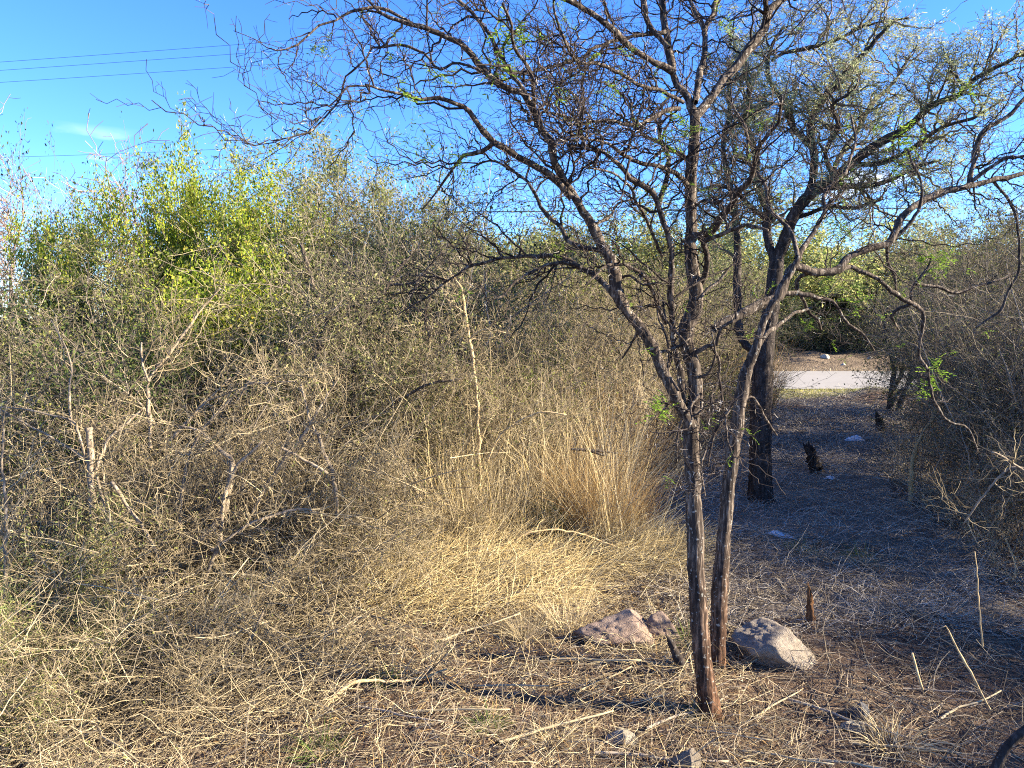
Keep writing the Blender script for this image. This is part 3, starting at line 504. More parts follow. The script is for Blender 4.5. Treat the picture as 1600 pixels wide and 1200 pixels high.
# ------------------------------------------------------------------ shrub prototypes
def shrub(h, w, stems=9, s2=9, s3=10, s4=4, smat='grey_stem', tmat='grey_twig', lmat=None, leaf=(3, 0.02), asp=0.5, lean=0.5, upb=0.15, rs=0.018, rt=0.0024, wob=0.16, zig=0.15, low=0.15, leafsel=1.0, clump=False, trop=0.05, shoots=0):
    """a many-stemmed shrub about h high and w wide -> list of (part name, mesh)"""
    N = stems; a = rng.random(N) * 2 * math.pi; sp = np.sqrt(rng.random(N)) * lean
    D = np.stack([np.cos(a) * sp * w / h * 1.6, np.sin(a) * sp * w / h * 1.6, np.ones(N)], 1)
    P0 = np.stack([np.cos(a), np.sin(a), np.zeros(N)], 1) * rng.uniform(0.02, 0.16, (N, 1)) * w * 0.5; P0[:, 2] = -0.05
    S1 = walk(P0, D, rng.uniform(0.65, 1.02, N) * h, 10, wob, zig * 0.6, (0, 0, trop)); R1 = taper(N, 10, rng.uniform(0.5, 1.0, N) * rs, rs * 0.18)
    g = Geo(); g.tubes(S1, R1, 6)
    p, d, r, t = sprout(S1, R1, s2, low, 1.0, 30, 75, (0, 0, upb)); n = len(p)
    S2 = walk(p, d, rng.uniform(0.22, 0.5, n) * h * (1.1 - 0.6 * t), 8, wob * 1.1, zig, (0, 0, trop * 0.6)); R2 = taper(n, 8, np.minimum(r * 0.7, rs * 0.42), rs * 0.1)
    g.tubes(S2, R2, 4)
    if shoots:                         # long straight pale shoots leaning every way
        a = rng.random(shoots) * 6.283; q = np.sqrt(rng.random(shoots)) * w * 0.45; Q0 = np.stack([np.cos(a) * q, np.sin(a) * q, rng.random(shoots) * h * 0.55], 1)
        dq = nrm(rng.normal(size=(shoots, 3)) * [0.8, 0.8, 0.5] + [0, 0, 0.75]); Sq = walk(Q0, dq, rng.uniform(0.2, 0.55, shoots) * h, 6, 0.07)
        g.tubes(Sq, taper(shoots, 6, rng.uniform(0.6, 1.3, shoots) * rt * 1.25, rt * 0.6), 4, rng.uniform(0.6, 1.0, shoots))
    tw = Geo(); p, d, r, t = sprout(S2, R2, s3, 0.1, 1.0, 25, 80, (0, 0, upb)); n = len(p)
    S3 = walk(p, d, rng.uniform(0.07, 0.2, n) * h ** 0.7 * 1.5, 5, wob * 1.3, zig * 1.2, (0, 0, trop * 0.5)); R3 = taper(n, 5, np.minimum(r * 0.7, rt), rt * 0.5)
    tw.tubes(S3, R3, 3); ends = S3[:, 1:].reshape(-1, 3)
    if s4:
        p, d, r, t = sprout(S3, R3, s4, 0.15, 1.0, 30, 80, (0, 0, upb * 0.5)); n = len(p)
        S4 = walk(p, d, rng.uniform(0.04, 0.13, n) * h ** 0.5, 3, wob * 1.5, 0.1); tw.tubes(S4, taper(n, 3, np.minimum(r * 0.8, rt * 0.65), rt * 0.35), 3)
        ends = np.concatenate([ends, S4[:, 1:].reshape(-1, 3)])
    parts = [('stems', g.mesh('stems', M[smat]), None), ('twigs', tw.mesh('twigs', M[tmat]), 'stuff')]
    if lmat:
        if clump:                      # leaves gathered on part of the branch ends only
            c = ends[rng.choice(len(ends), 40)]; dd = np.min(np.linalg.norm(ends[:, None] - c[None], axis=2), 1); keep = ends[dd < clump]
        else: keep = ends[rng.random(len(ends)) < leafsel]
        f = Geo(); c = np.repeat(keep, leaf[0], 0); f.leaves(c + rng.normal(size=c.shape) * leaf[1] * 0.8, rng.uniform(0.5, 1.2, len(c)) * leaf[1], asp); parts.append(('foliage', f.mesh('foliage', M[lmat]), 'stuff'))
    return parts

PR = {}
rng = np.random.default_rng(201); PR['grey1'] = shrub(2.6, 2.4, 12, 10, 10, 3, lmat='leaf_grey', leaf=(2, 0.031), leafsel=0.8, rt=0.0034, shoots=40)
rng = np.random.default_rng(202); PR['grey2'] = shrub(2.6, 2.2, 11, 10, 10, 3, tmat='grey_twig', lmat='leaf_olive', leaf=(2, 0.032), leafsel=0.9, rt=0.0034, shoots=30)
rng = np.random.default_rng(203); PR['bare'] = shrub(2.4, 2.4, 12, 9, 10, 3, tmat='straw_twig', lmat='leaf_olive', leaf=(1, 0.024), leafsel=0.15, rt=0.0034, shoots=50)
rng = np.random.default_rng(204); PR['straw1'] = shrub(2.4, 1.8, 17, 8, 9, 3, smat='straw_twig', tmat='straw_twig', lmat='leaf_olive', leaf=(1, 0.026), leafsel=0.3, lean=0.35, upb=0.35, rs=0.011, rt=0.0034, shoots=60)
rng = np.random.default_rng(205); PR['green'] = shrub(2.6, 2.0, 10, 9, 9, 3, lmat='leaf_dark', leaf=(2, 0.036), leafsel=0.7, rt=0.0036, shoots=20)
rng = np.random.default_rng(206); PR['yellow1'] = shrub(3.6, 2.2, 9, 9, 8, 3, smat='grey_stem', tmat='grey_twig', lmat='leaf_yellow', leaf=(7, 0.046), asp=0.6, leafsel=0.9, lean=0.45, upb=0.5, low=0.4, trop=0.1)
rng = np.random.default_rng(207); PR['yellow2'] = shrub(3.2, 1.8, 7, 9, 8, 3, smat='grey_stem', tmat='grey_twig', lmat='leaf_yellow', leaf=(7, 0.046), asp=0.6, leafsel=0.9, lean=0.4, upb=0.6, low=0.4, trop=0.12)
rng = np.random.default_rng(208); PR['feather'] = shrub(4.0, 2.6, 8, 9, 10, 3, smat='grey_stem', tmat='grey_twig', lmat='leaf_feather', leaf=(5, 0.062), asp=0.3, leafsel=0.9, upb=0.2, rs=0.028, low=0.3, rt=0.0045)
rng = np.random.default_rng(209); PR['pink'] = shrub(4.2, 2.6, 6, 10, 9, 4, smat='pink_twig', tmat='pink_twig', upb=0.1, rs=0.045, rt=0.008, low=0.35, zig=0.3)
rng = np.random.default_rng(210); PR['far'] = shrub(5.0, 4.0, 8, 11, 10, 3, smat='dark_twig', tmat='grey_twig', lmat='leaf_olive', leaf=(3, 0.10), asp=0.6, leafsel=0.8, rs=0.06, rt=0.010, low=0.2)
rng = np.random.default_rng(211); PR['fargreen'] = shrub(5.0, 4.4, 7, 11, 10, 3, smat='dark_twig', tmat='grey_twig', lmat='leaf_feather', leaf=(4, 0.10), asp=0.5, leafsel=0.9, rs=0.06, rt=0.010, low=0.2)
rng = np.random.default_rng(212); PR['dark'] = shrub(3.0, 2.2, 8, 9, 10, 3, smat='dark_twig', tmat='dark_twig', lmat='leaf_grey', leaf=(1, 0.035), leafsel=0.5, rs=0.035, rt=0.006, zig=0.3, low=0.35)
rng = np.random.default_rng(213); PR['shade'] = shrub(2.6, 2.4, 13, 10, 10, 3, smat='grey_stem', tmat='grey_twig', lmat='leaf_grey', leaf=(1, 0.028), leafsel=0.35, lean=0.42, trop=0.05, rt=0.0034, shoots=50)
rng = np.random.default_rng(214); PR['brush'] = shrub(1.2, 1.3, 12, 9, 9, 3, smat='straw_twig', tmat='straw_twig', lmat='leaf_olive', leaf=(1, 0.014), leafsel=0.12, lean=0.7, trop=-0.02, rs=0.009, rt=0.0026, zig=0.25, shoots=18)
rng = np.random.default_rng(215); PR['herb'] = shrub(0.6, 0.8, 16, 8, 8, 3, smat='straw_twig', tmat='straw_twig', lmat='leaf_feather', leaf=(3, 0.016), asp=0.3, leafsel=0.9, lean=0.8, rs=0.004, rt=0.0014)

def place(proto, name, px, d, h, label, cat='shrub', group=None, base_h=2.6, rz=None, wx=1.0, x=None):
    X = W(px, 500, d)[0] if x is None else x
    s = h / base_h; pr_ = np.random.default_rng(int(abs(px) * 7 + d * 1000 + h * 13))
    e = link(name, None, label=label, cat=cat, group=group, loc=(X, d, float(gz(X, d))), rz=pr_.uniform(0, 6.28) if rz is None else rz, sc=(s * wx, s * wx, s))
    for pn, me, kd in PR[proto]: link(pn, me, e, kind=kd)
    return e

def top_of(parts):
    me = parts[1][1]; a = np.empty(len(me.vertices) * 3, np.float32); me.vertices.foreach_get('co', a); return float(np.percentile(a[2::3], 99.3))
BH = {k: top_of(v) * (1.12 if k in ('yellow1', 'yellow2', 'feather', 'pink') else 1.0) for k, v in PR.items()}
GL, GR, GF = 'tangled shrubs of the left thicket', 'shaded shrubs right of the path', 'trees across the road'
SH = [
 # proto, name, px, depth, height, label, group, width factor
 ('grey1', 'thorn_shrub', -60, 6.0, 2.2, 'grey thorn shrub cut by the left edge below the bare pinkish tree', GL, 1.0),
 ('grey2', 'thorn_shrub', 90, 6.3, 2.2, 'grey thorn shrub standing behind the pale cut post at left', GL, 1.0),
 ('green', 'evergreen_shrub', 230, 6.7, 2.35, 'dark green small leaved shrub in the left thicket behind the pale dead branches', GL, 1.0),
 ('bare', 'thorn_shrub', 380, 6.2, 1.9, 'leafless tan shrub low in the left thicket right of the fallen pale branch', GL, 1.1),
 ('grey1', 'thorn_shrub', 520, 6.8, 2.5, 'grey leafless shrub with a pale crooked stem in the middle of the left thicket', GL, 1.0),
 ('straw1', 'dry_shrub', 640, 7.0, 2.0, 'straw coloured upright shrub left of the yellow barked sapling', GL, 1.0),
 ('straw1', 'dry_shrub', 800, 7.4, 2.2, 'straw coloured shrub right of the yellow barked sapling above the tall dry grass', GL, 1.0),
 ('bare', 'dry_shrub', 905, 7.7, 1.9, 'tan leafless shrub above the orange grass clump at the path edge', GL, 0.9),
 ('grey2', 'thorn_shrub', 10, 7.8, 2.8, 'grey green shrub under the small yellow leafed bush at far left', GL, 1.0),
 ('grey1', 'thorn_shrub', 160, 7.8, 2.7, 'grey twiggy shrub just below the dark green leafy spire', GL, 1.0),
 ('grey2', 'thorn_shrub', 310, 7.8, 2.7, 'grey olive shrub directly below the big yellow green bush', GL, 1.0),
 ('grey1', 'thorn_shrub', 470, 8.4, 3.6, 'grey shrub on the left flank of the domed shrub', GL, 1.0),
 ('grey2', 'thorn_shrub', 600, 8.2, 3.9, 'tall grey domed shrub with fine twigs right of the yellow green bushes', GL, 1.0),
 ('green', 'evergreen_shrub', 665, 9.2, 3.2, 'olive green shrub behind the domed grey shrub with a dark sprig on its right', GL, 0.9),
 ('straw1', 'dry_shrub', 735, 9.4, 3.2, 'pale twiggy shrub under the low horizontal twig of the front tree', GL, 1.1),
 ('bare', 'dry_shrub', 860, 9.8, 2.7, 'tan leafless shrub left of the slanting limb of the front tree', GL, 1.1),
 ('straw1', 'dry_shrub', 965, 10.2, 2.5, 'straw coloured shrub seen just left of the front tree stem', GL, 1.1),
 ('yellow1', 'leafy_shrub', 345, 8.5, 4.1, 'large bright yellow green leafy bush rising against the sky', 'yellow green leafy bushes', 0.8),
 ('yellow2', 'leafy_shrub', 275, 8.5, 4.3, 'tallest yellow green leafy spire left of the large bright bush', 'yellow green leafy bushes', 0.5),
 ('yellow2', 'leafy_shrub', 100, 8.5, 3.75, 'small yellow green bush near the bare pinkish tree at far left', 'yellow green leafy bushes', 0.5),
 ('yellow2', 'leafy_shrub', 425, 8.5, 3.7, 'yellow green leafy bush in front of the pale feathery tree', 'yellow green leafy bushes', 0.5),
 ('green', 'evergreen_shrub', 200, 9.6, 4.1, 'dark green leafy spire between the two yellow green bushes', None, 0.5),
 ('feather', 'feathery_tree', 510, 11.0, 5.1, 'pale feathery leafed small tree above the domed grey shrub', None, 0.95),
 ('feather', 'feathery_tree', 620, 11.4, 4.7, 'pale green feathery tree top behind the right side of the dome', None, 0.9),
 ('pink', 'bare_tree', 35, 11.0, 5.7, 'leafless pinkish twigged tree at the left edge against the sky', None, 1.0),
 ('pink', 'bare_tree', 150, 14.0, 5.4, 'small bare pinkish tree between the far left tree and the yellow green bush', None, 0.9),
 ('grey1', 'thorn_shrub', 700, 12.5, 3.7, 'grey shrub on the skyline right of the dome under the cables', GL, 1.1),
 ('bare', 'dry_shrub', 800, 13.5, 3.6, 'pale twiggy shrub on the skyline below the cables', GL, 1.2),
 ('grey2', 'thorn_shrub', 910, 13.0, 3.5, 'grey shrub on the skyline behind the slanting limb', GL, 1.2),
 ('straw1', 'dry_shrub', 1030, 12.5, 2.9, 'straw coloured shrub behind the fork of the front tree', GL, 1.2),
 ('grey1', 'thorn_shrub', 1085, 15.0, 3.4, 'grey shrub behind the centre stem of the front tree', GL, 1.2),
 ('bare', 'dry_shrub', 1080, 16.0, 2.7, 'tan shrub behind the trunks at the left side of the path', GL, 1.0),
 ('straw1', 'dry_shrub', 1105, 17.5, 3.1, 'straw shrub behind the dark trunk left of the road gap', GL, 1.0),
 ('green', 'evergreen_shrub', 1150, 19.0, 2.6, 'green leafy shrub at the left corner of the road gap', None, 0.8),
 # foreground brush
 ('brush', 'dead_brush', -40, 3.9, 1.0, 'tangled dry brush at the left edge of the foreground', GL, 1.0),
 ('brush', 'dead_brush', 40, 5.1, 1.35, 'tangled dry brush left of the sawn upright post', GL, 1.0),
 ('brush', 'dead_brush', 235, 5.3, 1.3, 'tangled dry brush behind the sloping pale log', GL, 1.1),
 ('brush', 'dead_brush', 400, 5.2, 1.0, 'tangled dry brush right of the pale cut shrub', GL, 1.1),
 ('brush', 'dead_brush', 150, 5.7, 1.6, 'taller dry brush behind the sawn post at left', GL, 1.0),
 ('brush', 'dead_brush', 330, 5.5, 1.6, 'taller dry brush behind the pale cut shrub', GL, 1.0),
 ('brush', 'dead_brush', 520, 5.8, 1.2, 'dry brush at the left end of the straw heap', GL, 1.0),
 ('brush', 'dead_brush', 620, 6.0, 1.2, 'dry brush behind the straw heap', GL, 1.0),
 ('brush', 'dead_brush', 300, 4.2, 0.6, 'low tangled dry brush at the foot of the pale cut shrub', GL, 1.2),
 ('brush', 'dead_brush', 120, 4.0, 0.65, 'low tangled dry brush in front of the sawn post', GL, 1.2),
 ('brush', 'dead_brush', 470, 4.7, 0.8, 'low dry brush above the bent fallen branch', GL, 1.3),
 ('brush', 'dead_brush', 20, 3.5, 0.8, 'dry brush in the bottom left corner', GL, 1.3),
 ('herb', 'low_shrub', 55, 3.75, 0.5, 'low grey green feathery shrub in the bottom left foreground', None, 1.1),
 ('herb', 'low_shrub', 60, 4.3, 0.95, 'taller feathery green shrub at the left edge behind the low one', None, 0.9),
 ('herb', 'low_shrub', 850, 6.7, 0.42, 'dull green low shrub in the dark hollow between the dry grass clumps', None, 1.0),
 # right of the path
 ('shade', 'thorn_shrub', 1560, 9.6, 3.0, 'shaded grey thicket shrub behind the drooping twig with green fronds', GR, 0.7),
 ('shade', 'thorn_shrub', 1600, 8.0, 3.1, 'tall shaded shrub cut by the right edge beside the path', GR, 0.85),
 ('grey2', 'thorn_shrub', 1560, 12.5, 3.8, 'sunlit topped shrub behind the shaded thicket right of the road gap', GR, 1.1),
 ('grey1', 'thorn_shrub', 1660, 12.0, 4.0, 'sunlit topped grey shrub at the right edge below the tree limb', GR, 1.1),
 ('dark', 'dark_shrub', 1455, 16.3, 3.2, 'dark twiggy shrub behind the black stems at the road gap', GR, 0.55),
 ('bare', 'thorn_shrub', 1540, 17.5, 3.4, 'leafless shrub behind the dark stemmed shrub by the road', GR, 1.0),
 ('shade', 'thorn_shrub', 1590, 6.3, 1.4, 'low shaded dry brush at the right edge beside the path', GR, 0.9),
 ('shade', 'thorn_shrub', 1500, 8.9, 2.1, 'shaded grey shrub at the path edge beside the brown curved stem', GR, 0.55),
 ('shade', 'thorn_shrub', 1545, 11.2, 2.9, 'shaded shrub between the curved stem and the road gap', GR, 0.65),
 ('shade', 'thorn_shrub', 1570, 7.4, 2.2, 'shaded shrub right of the hanging twig end', GR, 0.65),
 ('shade', 'thorn_shrub', 1500, 13.6, 3.1, 'shaded shrub at the right side of the far path', GR, 0.6),
 ('shade', 'thorn_shrub', 1700, 6.6, 2.7, 'shaded shrub mostly outside the right edge in front of the thicket', GR, 1.0),
 ('grey1', 'thorn_shrub', 1560, 15.5, 4.6, 'tall grey shrub rising behind the right thicket near the road', GR, 1.2),
]
for pr, nm, px, d, h, lab, grp, wx in SH: place(pr, nm, px, d, h, lab, group=grp, base_h=BH[pr], wx=1.05 * wx * (h / BH[pr]) ** -0.25, cat='tree' if 'tree' in nm else 'shrub')
# shrubs just outside the frame to the right, whose shade lies on the path
for i, (x, y, h) in enumerate([(5.6, 7.1, 2.5), (6.2, 8.6, 3.0), (5.0, 5.5, 1.7), (7.0, 5.7, 2.3), (7.6, 7.4, 3.4), (7.9, 10.2, 3.6), (4.4, 2.9, 1.4), (5.3, 3.5, 1.8), (4.9, 4.3, 1.5), (6.1, 4.2, 2.1), (5.7, 2.6, 1.9)]):
    place('shade', 'thorn_shrub', 0, y, h, 'shaded thicket shrub beyond the right edge of the picture', group='thicket shrubs beyond the right edge', base_h=BH['shade'], x=x, wx=1.15)
# trees across the road
for i, (px, d, h, pr, lab) in enumerate([
 (720, 40, 7.0, 'far', 'olive tree across the road seen right of the dome under the cables'),
 (820, 42, 7.4, 'far', 'olive tree across the road left of the slanting limb'),
 (905, 39, 6.6, 'far', 'low olive tree across the road seen through the slanting limb'),
 (985, 41, 7.9, 'fargreen', 'round light green tree top across the road left of the centre stem'),
 (1075, 40, 6.8, 'far', 'olive tree across the road behind the centre stem'),
 (1150, 39, 6.2, 'fargreen', 'yellowish green tree across the road between the stems'),
 (1235, 38, 6.2, 'far', 'dark tree across the road above the left of the road gap'),
 (1300, 39, 6.6, 'fargreen', 'green tree across the road above the middle of the road gap'),
 (1360, 37.5, 5.8, 'far', 'dark tree across the road above the right of the road gap'),
 (1430, 40, 6.6, 'far', 'olive tree across the road behind the dark stemmed shrub'),
 (1510, 39, 7.2, 'fargreen', 'green tree top across the road over the right thicket'),
 (1600, 41, 7.0, 'far', 'olive tree across the road at the right edge'),
 (620, 41, 5.8, 'far', 'olive tree across the road mostly behind the dome'),
]): place(pr, 'roadside_tree', px, d, h, lab, 'tree', GF, base_h=BH[pr], wx=1.3)
# dark hedge-like brush under those trees
for i, px in enumerate(range(1215, 1440, 32)):
    place('green', 'roadside_bush', px + rng.uniform(-8, 8), 36.0 + rng.uniform(-0.5, 0.8), 2.6 + rng.uniform(-0.3, 0.5), ['leftmost', 'second', 'third', 'fourth', 'fifth', 'sixth', 'seventh', 'rightmost'][i] + ' of the dark low bushes along the foot of the trees across the road', 'bush', 'dark bushes across the road', base_h=BH['green'], wx=1.8)

# ------------------------------------------------------------------ crooked stems and dead wood traced in the left thicket
def sticks(name, label, cat, items, mat, twigs=True, group=None, tm='straw_twig', dens=6, ln=(0.15, 0.45)):
    global rng
    rng = np.random.default_rng(int(items[0][0][0][0] * 3 + len(label)))
    o = None; root = None
    for j, (pts, d0, d1) in enumerate(items):
        P, R = limb(pts, d0, d1); R = R * 0.88
        if o is None:
            o = P[np.argmin(P[:, 2])].copy(); root = link(name, None, label=label, cat=cat, group=group, loc=Vector(o))
        b = link('branch' if len(items) > 1 else 'stem', bark_tube(P, R, 9, o, mat, 'branch', 0.14), root)
        if twigs:
            L_ = np.sum(np.linalg.norm(np.diff(P, axis=0), axis=1)); g, th, nd = grow_twigs(P, R, L_, o, dens=dens, ln=ln, sub=5, spur=2, rmax=0.005, zig=0.2, lo=0.2)
            link('twigs', g.mesh('twigs', M[tm]), b, kind='stuff')
    return root
d = 4.55
sticks('dead_shrub', 'pale cut back leafless shrub in the left foreground with a sawn upright post', 'shrub', [
    ([(137, 1062, 8), (139, 1010, 8), (142, 950, 8), (149, 890, 8), (149, 850, 8), (144, 780, 7), (142, 720, 7), (139, 668, 6.5)], d, d),
    ([(163, 1045, 9), (180, 975, 9), (205, 925, 9), (240, 890, 9), (280, 865, 8.5), (325, 832, 7.5), (348, 800, 7), (360, 755, 6.5), (361, 722, 6), (345, 705, 4.5), (312, 674, 3.5), (272, 665, 2.5)], d, d + 0.3),
    ([(268, 1075, 7), (276, 1030, 7), (286, 990, 7.5), (283, 955, 7), (277, 930, 5.5)], d - 0.05, d),
    ([(292, 1000, 4.5), (308, 950, 4.5), (330, 880, 4.5), (344, 840, 4.5), (350, 790, 4), (366, 735, 3.5), (410, 690, 2.5)], d, d + 0.2),
    ([(262, 930, 4), (250, 885, 4), (236, 845, 4), (206, 800, 4), (174, 752, 4.2)], d - 0.05, d - 0.1),
    ([(150, 735, 3), (168, 690, 2.8), (200, 660, 2.4), (226, 636, 1.8)], d, d + 0.2),
    ([(140, 725, 3), (110, 700, 2.6), (60, 672, 2.2), (0, 640, 1.6)], d, d - 0.1),
    ([(135, 720, 3), (118, 665, 2.6), (85, 650, 2.2), (40, 640, 1.6), (-10, 635, 1.4)], d, d - 0.2),
    ([(112, 665, 2.4), (108, 610, 2), (110, 560, 1.6), (80, 500, 1.2)], d, d + 0.1),
    ([(152, 860, 2.8), (172, 905, 2.6), (176, 970, 2.6)], d - 0.1, d - 0.15),
    ([(152, 745, 2.4), (162, 790, 2.4), (178, 860, 2.4)], d - 0.05, d - 0.1),
], M['bark_pale'], dens=7)
sticks('dead_shrub', 'pale leafless branches crossing behind the cut back shrub', 'shrub', [
    ([(395, 800, 4), (419, 754, 4), (456, 704, 3.6), (486, 660, 3), (502, 634, 2.2), (530, 590, 1.4)], 4.9, 5.1),
    ([(528, 810, 4), (520, 744, 4), (500, 690, 3.5), (486, 660, 3), (470, 600, 1.8)], 5.0, 5.1),
    ([(440, 700, 3), (475, 718, 3.2), (512, 740, 3)], 4.85, 4.8),
    ([(235, 700, 4), (233, 640, 4), (232, 597, 3.6), (257, 562, 3.2), (285, 525, 3), (311, 488, 2.4), (345, 450, 1.6)], 5.2, 5.6),
    ([(232, 597, 2.8), (222, 565, 2.4), (221, 535, 1.6)], 5.2, 5.3),
    ([(280, 850, 3.4), (283, 790, 3.4), (290, 735, 3.2), (305, 690, 2.6), (345, 640, 1.8), (400, 585, 1.2)], 4.7, 5.0),
    ([(330, 860, 3.4), (400, 815, 3.2), (470, 795, 2.4), (490, 800, 1.6)], 4.5, 4.6),
    ([(265, 690, 3), (300, 650, 2.8), (330, 620, 2.2), (360, 590, 1.4)], 4.9, 5.0),
    ([(8, 985, 4), (8, 900, 3.6), (9, 800, 3), (4, 720, 2.4), (6, 650, 1.6)], 3.9, 4.1),
    ([(372, 625, 2.4), (390, 600, 2.6), (420, 598, 2.2), (460, 596, 1.4)], 5.1, 5.0),
], M['bark_pale'], dens=9, ln=(0.2, 0.6))
sticks('fallen_branch', 'bent pale fallen branch below the cut back shrub', 'branch', [
    ([(287, 1105, 4.5), (312, 1108, 4.5), (340, 1104, 4.5), (352, 1080, 4.5), (370, 1050, 4), (395, 990, 3.5), (412, 955, 2.5)], 3.85, 4.0)], M['bark_pale'], dens=5, ln=(0.1, 0.3))
sticks('fallen_branch', 'pale tan branch lying on straw at the bottom centre left', 'branch', [
    ([(464, 1163, 5), (482, 1135, 5.5), (505, 1105, 5.5), (540, 1076, 5), (568, 1063, 4), (640, 1063, 2.6), (700, 1045, 1.8)], 3.55, 3.85)], M['bark_tan'], dens=4, ln=(0.1, 0.3))
sticks('thorn_shrub', 'grey crooked trunked shrub with pale sunlit stem in the middle of the left thicket', 'shrub', [
    ([(500, 800, 7), (495, 740, 7), (486, 660, 7), (482, 625, 8), (490, 585, 6.5), (498, 550, 6), (508, 515, 6), (505, 480, 5), (490, 450, 5), (482, 420, 4.5), (470, 380, 3.5)], 6.3, 6.6),
    ([(508, 515, 4), (525, 490, 4), (545, 480, 3), (600, 470, 2)], 6.5, 6.4),
    ([(552, 660, 6), (553, 600, 5.5), (556, 540, 5), (570, 490, 4.5), (572, 460, 4), (555, 430, 3), (530, 405, 2.4)], 6.6, 6.9),
    ([(600, 645, 3), (640, 615, 3), (680, 598, 2.5), (720, 592, 1.8)], 6.3, 6.2),
    ([(595, 470, 3), (610, 440, 2.8), (640, 400, 2.4), (645, 380, 1.8)], 6.6, 6.8),
    ([(610, 445, 2.4), (650, 440, 2.2), (670, 415, 1.8), (690, 395, 1.3)], 6.6, 6.5)], M['bark'], tm='grey_twig', dens=10, ln=(0.2, 0.6))
sticks('sapling', 'slender yellow barked sapling standing in the straw coloured thicket', 'sapling', [
    ([(752, 860, 4.5), (750, 760, 4.2), (748, 690, 4), (745, 620, 3.8), (738, 560, 3.6), (730, 510, 3.2), (725, 470, 3), (716, 444, 2.4), (700, 420, 1.6)], 6.4, 6.6),
    ([(733, 530, 2.2), (755, 515, 2), (790, 520, 1.3)], 6.5, 6.4),
    ([(728, 490, 2), (700, 470, 1.6), (690, 450, 1.2)], 6.5, 6.6)], M['bark_tan'], dens=9, ln=(0.1, 0.35))
sticks('arching_stem', 'thin tan stem arching over the tall dry grass', 'branch', [
    ([(762, 720, 2.4), (775, 690, 2.3), (800, 665, 2.2), (840, 645, 2), (885, 648, 1.6)], 6.2, 6.1)], M['bark_tan'], dens=4, ln=(0.08, 0.2))
sticks('arching_stem', 'long pale stem arching above the flattened straw left of the rocks', 'branch', [
    ([(785, 890, 2.2), (800, 850, 2.2), (830, 832, 2.2), (870, 828, 2), (920, 838, 1.8), (980, 862, 1.4)], 5.7, 5.9)], M['bark_tan'], dens=2, ln=(0.06, 0.15))
sticks('broken_branch', 'dark broken branch stub above the orange grass clump', 'branch', [
    ([(892, 702, 3), (912, 702, 3.2), (940, 706, 2.6), (965, 708, 2)], 6.4, 6.5), ([(915, 703, 2.4), (945, 712, 2)], 6.4, 6.4)], M['bark_dark'], twigs=False)
sticks('brown_stem', 'brown curved bare stem rising in the shaded right thicket beside the path', 'branch', [
    ([(1423, 790, 5), (1424, 750, 5), (1427, 715, 4.6), (1440, 680, 4.2), (1462, 642, 3.6), (1474, 600, 2.6)], 7.9, 7.7)], M['bark_tan'], dens=3, ln=(0.1, 0.3))
sticks('dark_shrub', 'shrub with black crooked stems at the right side of the road gap', 'shrub', [
    ([(1392, 668, 7), (1390, 635, 6), (1394, 600, 5.5), (1397, 572, 5), (1388, 540, 4), (1382, 505, 3), (1390, 470, 2)], 16, 16),
    ([(1395, 610, 4.5), (1408, 585, 4), (1412, 560, 3.5), (1405, 530, 3), (1412, 490, 2)], 16, 15.8),
    ([(1398, 660, 6), (1410, 620, 5), (1425, 580, 4), (1432, 540, 3), (1428, 500, 2)], 16, 16.2),
    ([(1390, 640, 4), (1402, 615, 3.5), (1420, 600, 3), (1440, 570, 2)], 16, 15.6)], M['bark_dark'], tm='dark_twig', dens=7, ln=(0.3, 0.9))
sticks('dead_branch', 'forked whitish dead branch at the right edge in shade', 'branch', [
    ([(1640, 750, 2.8), (1600, 735, 2.6), (1565, 712, 2.2), (1548, 706, 1.4)], 4.3, 4.2),
    ([(1640, 745, 3), (1602, 731, 2.8), (1575, 733, 2.6), (1545, 763, 2.4), (1522, 795, 2), (1505, 820, 1.6)], 4.3, 4.4)], M['bark_pale'], dens=5, ln=(0.06, 0.2))
sticks('dead_branch', 'dark mossy branch in the bottom right corner', 'branch', [
    ([(1640, 1110, 9), (1590, 1150, 9), (1560, 1190, 8.5), (1540, 1225, 8)], 3.0, 3.0)], M['bark_dark'], twigs=False)
sticks('dry_stalk', 'thin pale standing stalk at the right with a broken bent neighbour', 'branch', [
    ([(1535, 1010, 1.8), (1530, 940, 1.6), (1523, 862, 1.2)], 3.9, 3.9),
    ([(1548, 1110, 2), (1520, 1060, 2), (1490, 1000, 1.8), (1478, 978, 1.6), (1468, 982, 1)], 3.6, 3.7),
    ([(1425, 1020, 2), (1432, 1045, 2.2), (1442, 1078, 2)], 3.8, 3.7)], M['bark_tan'], twigs=False)

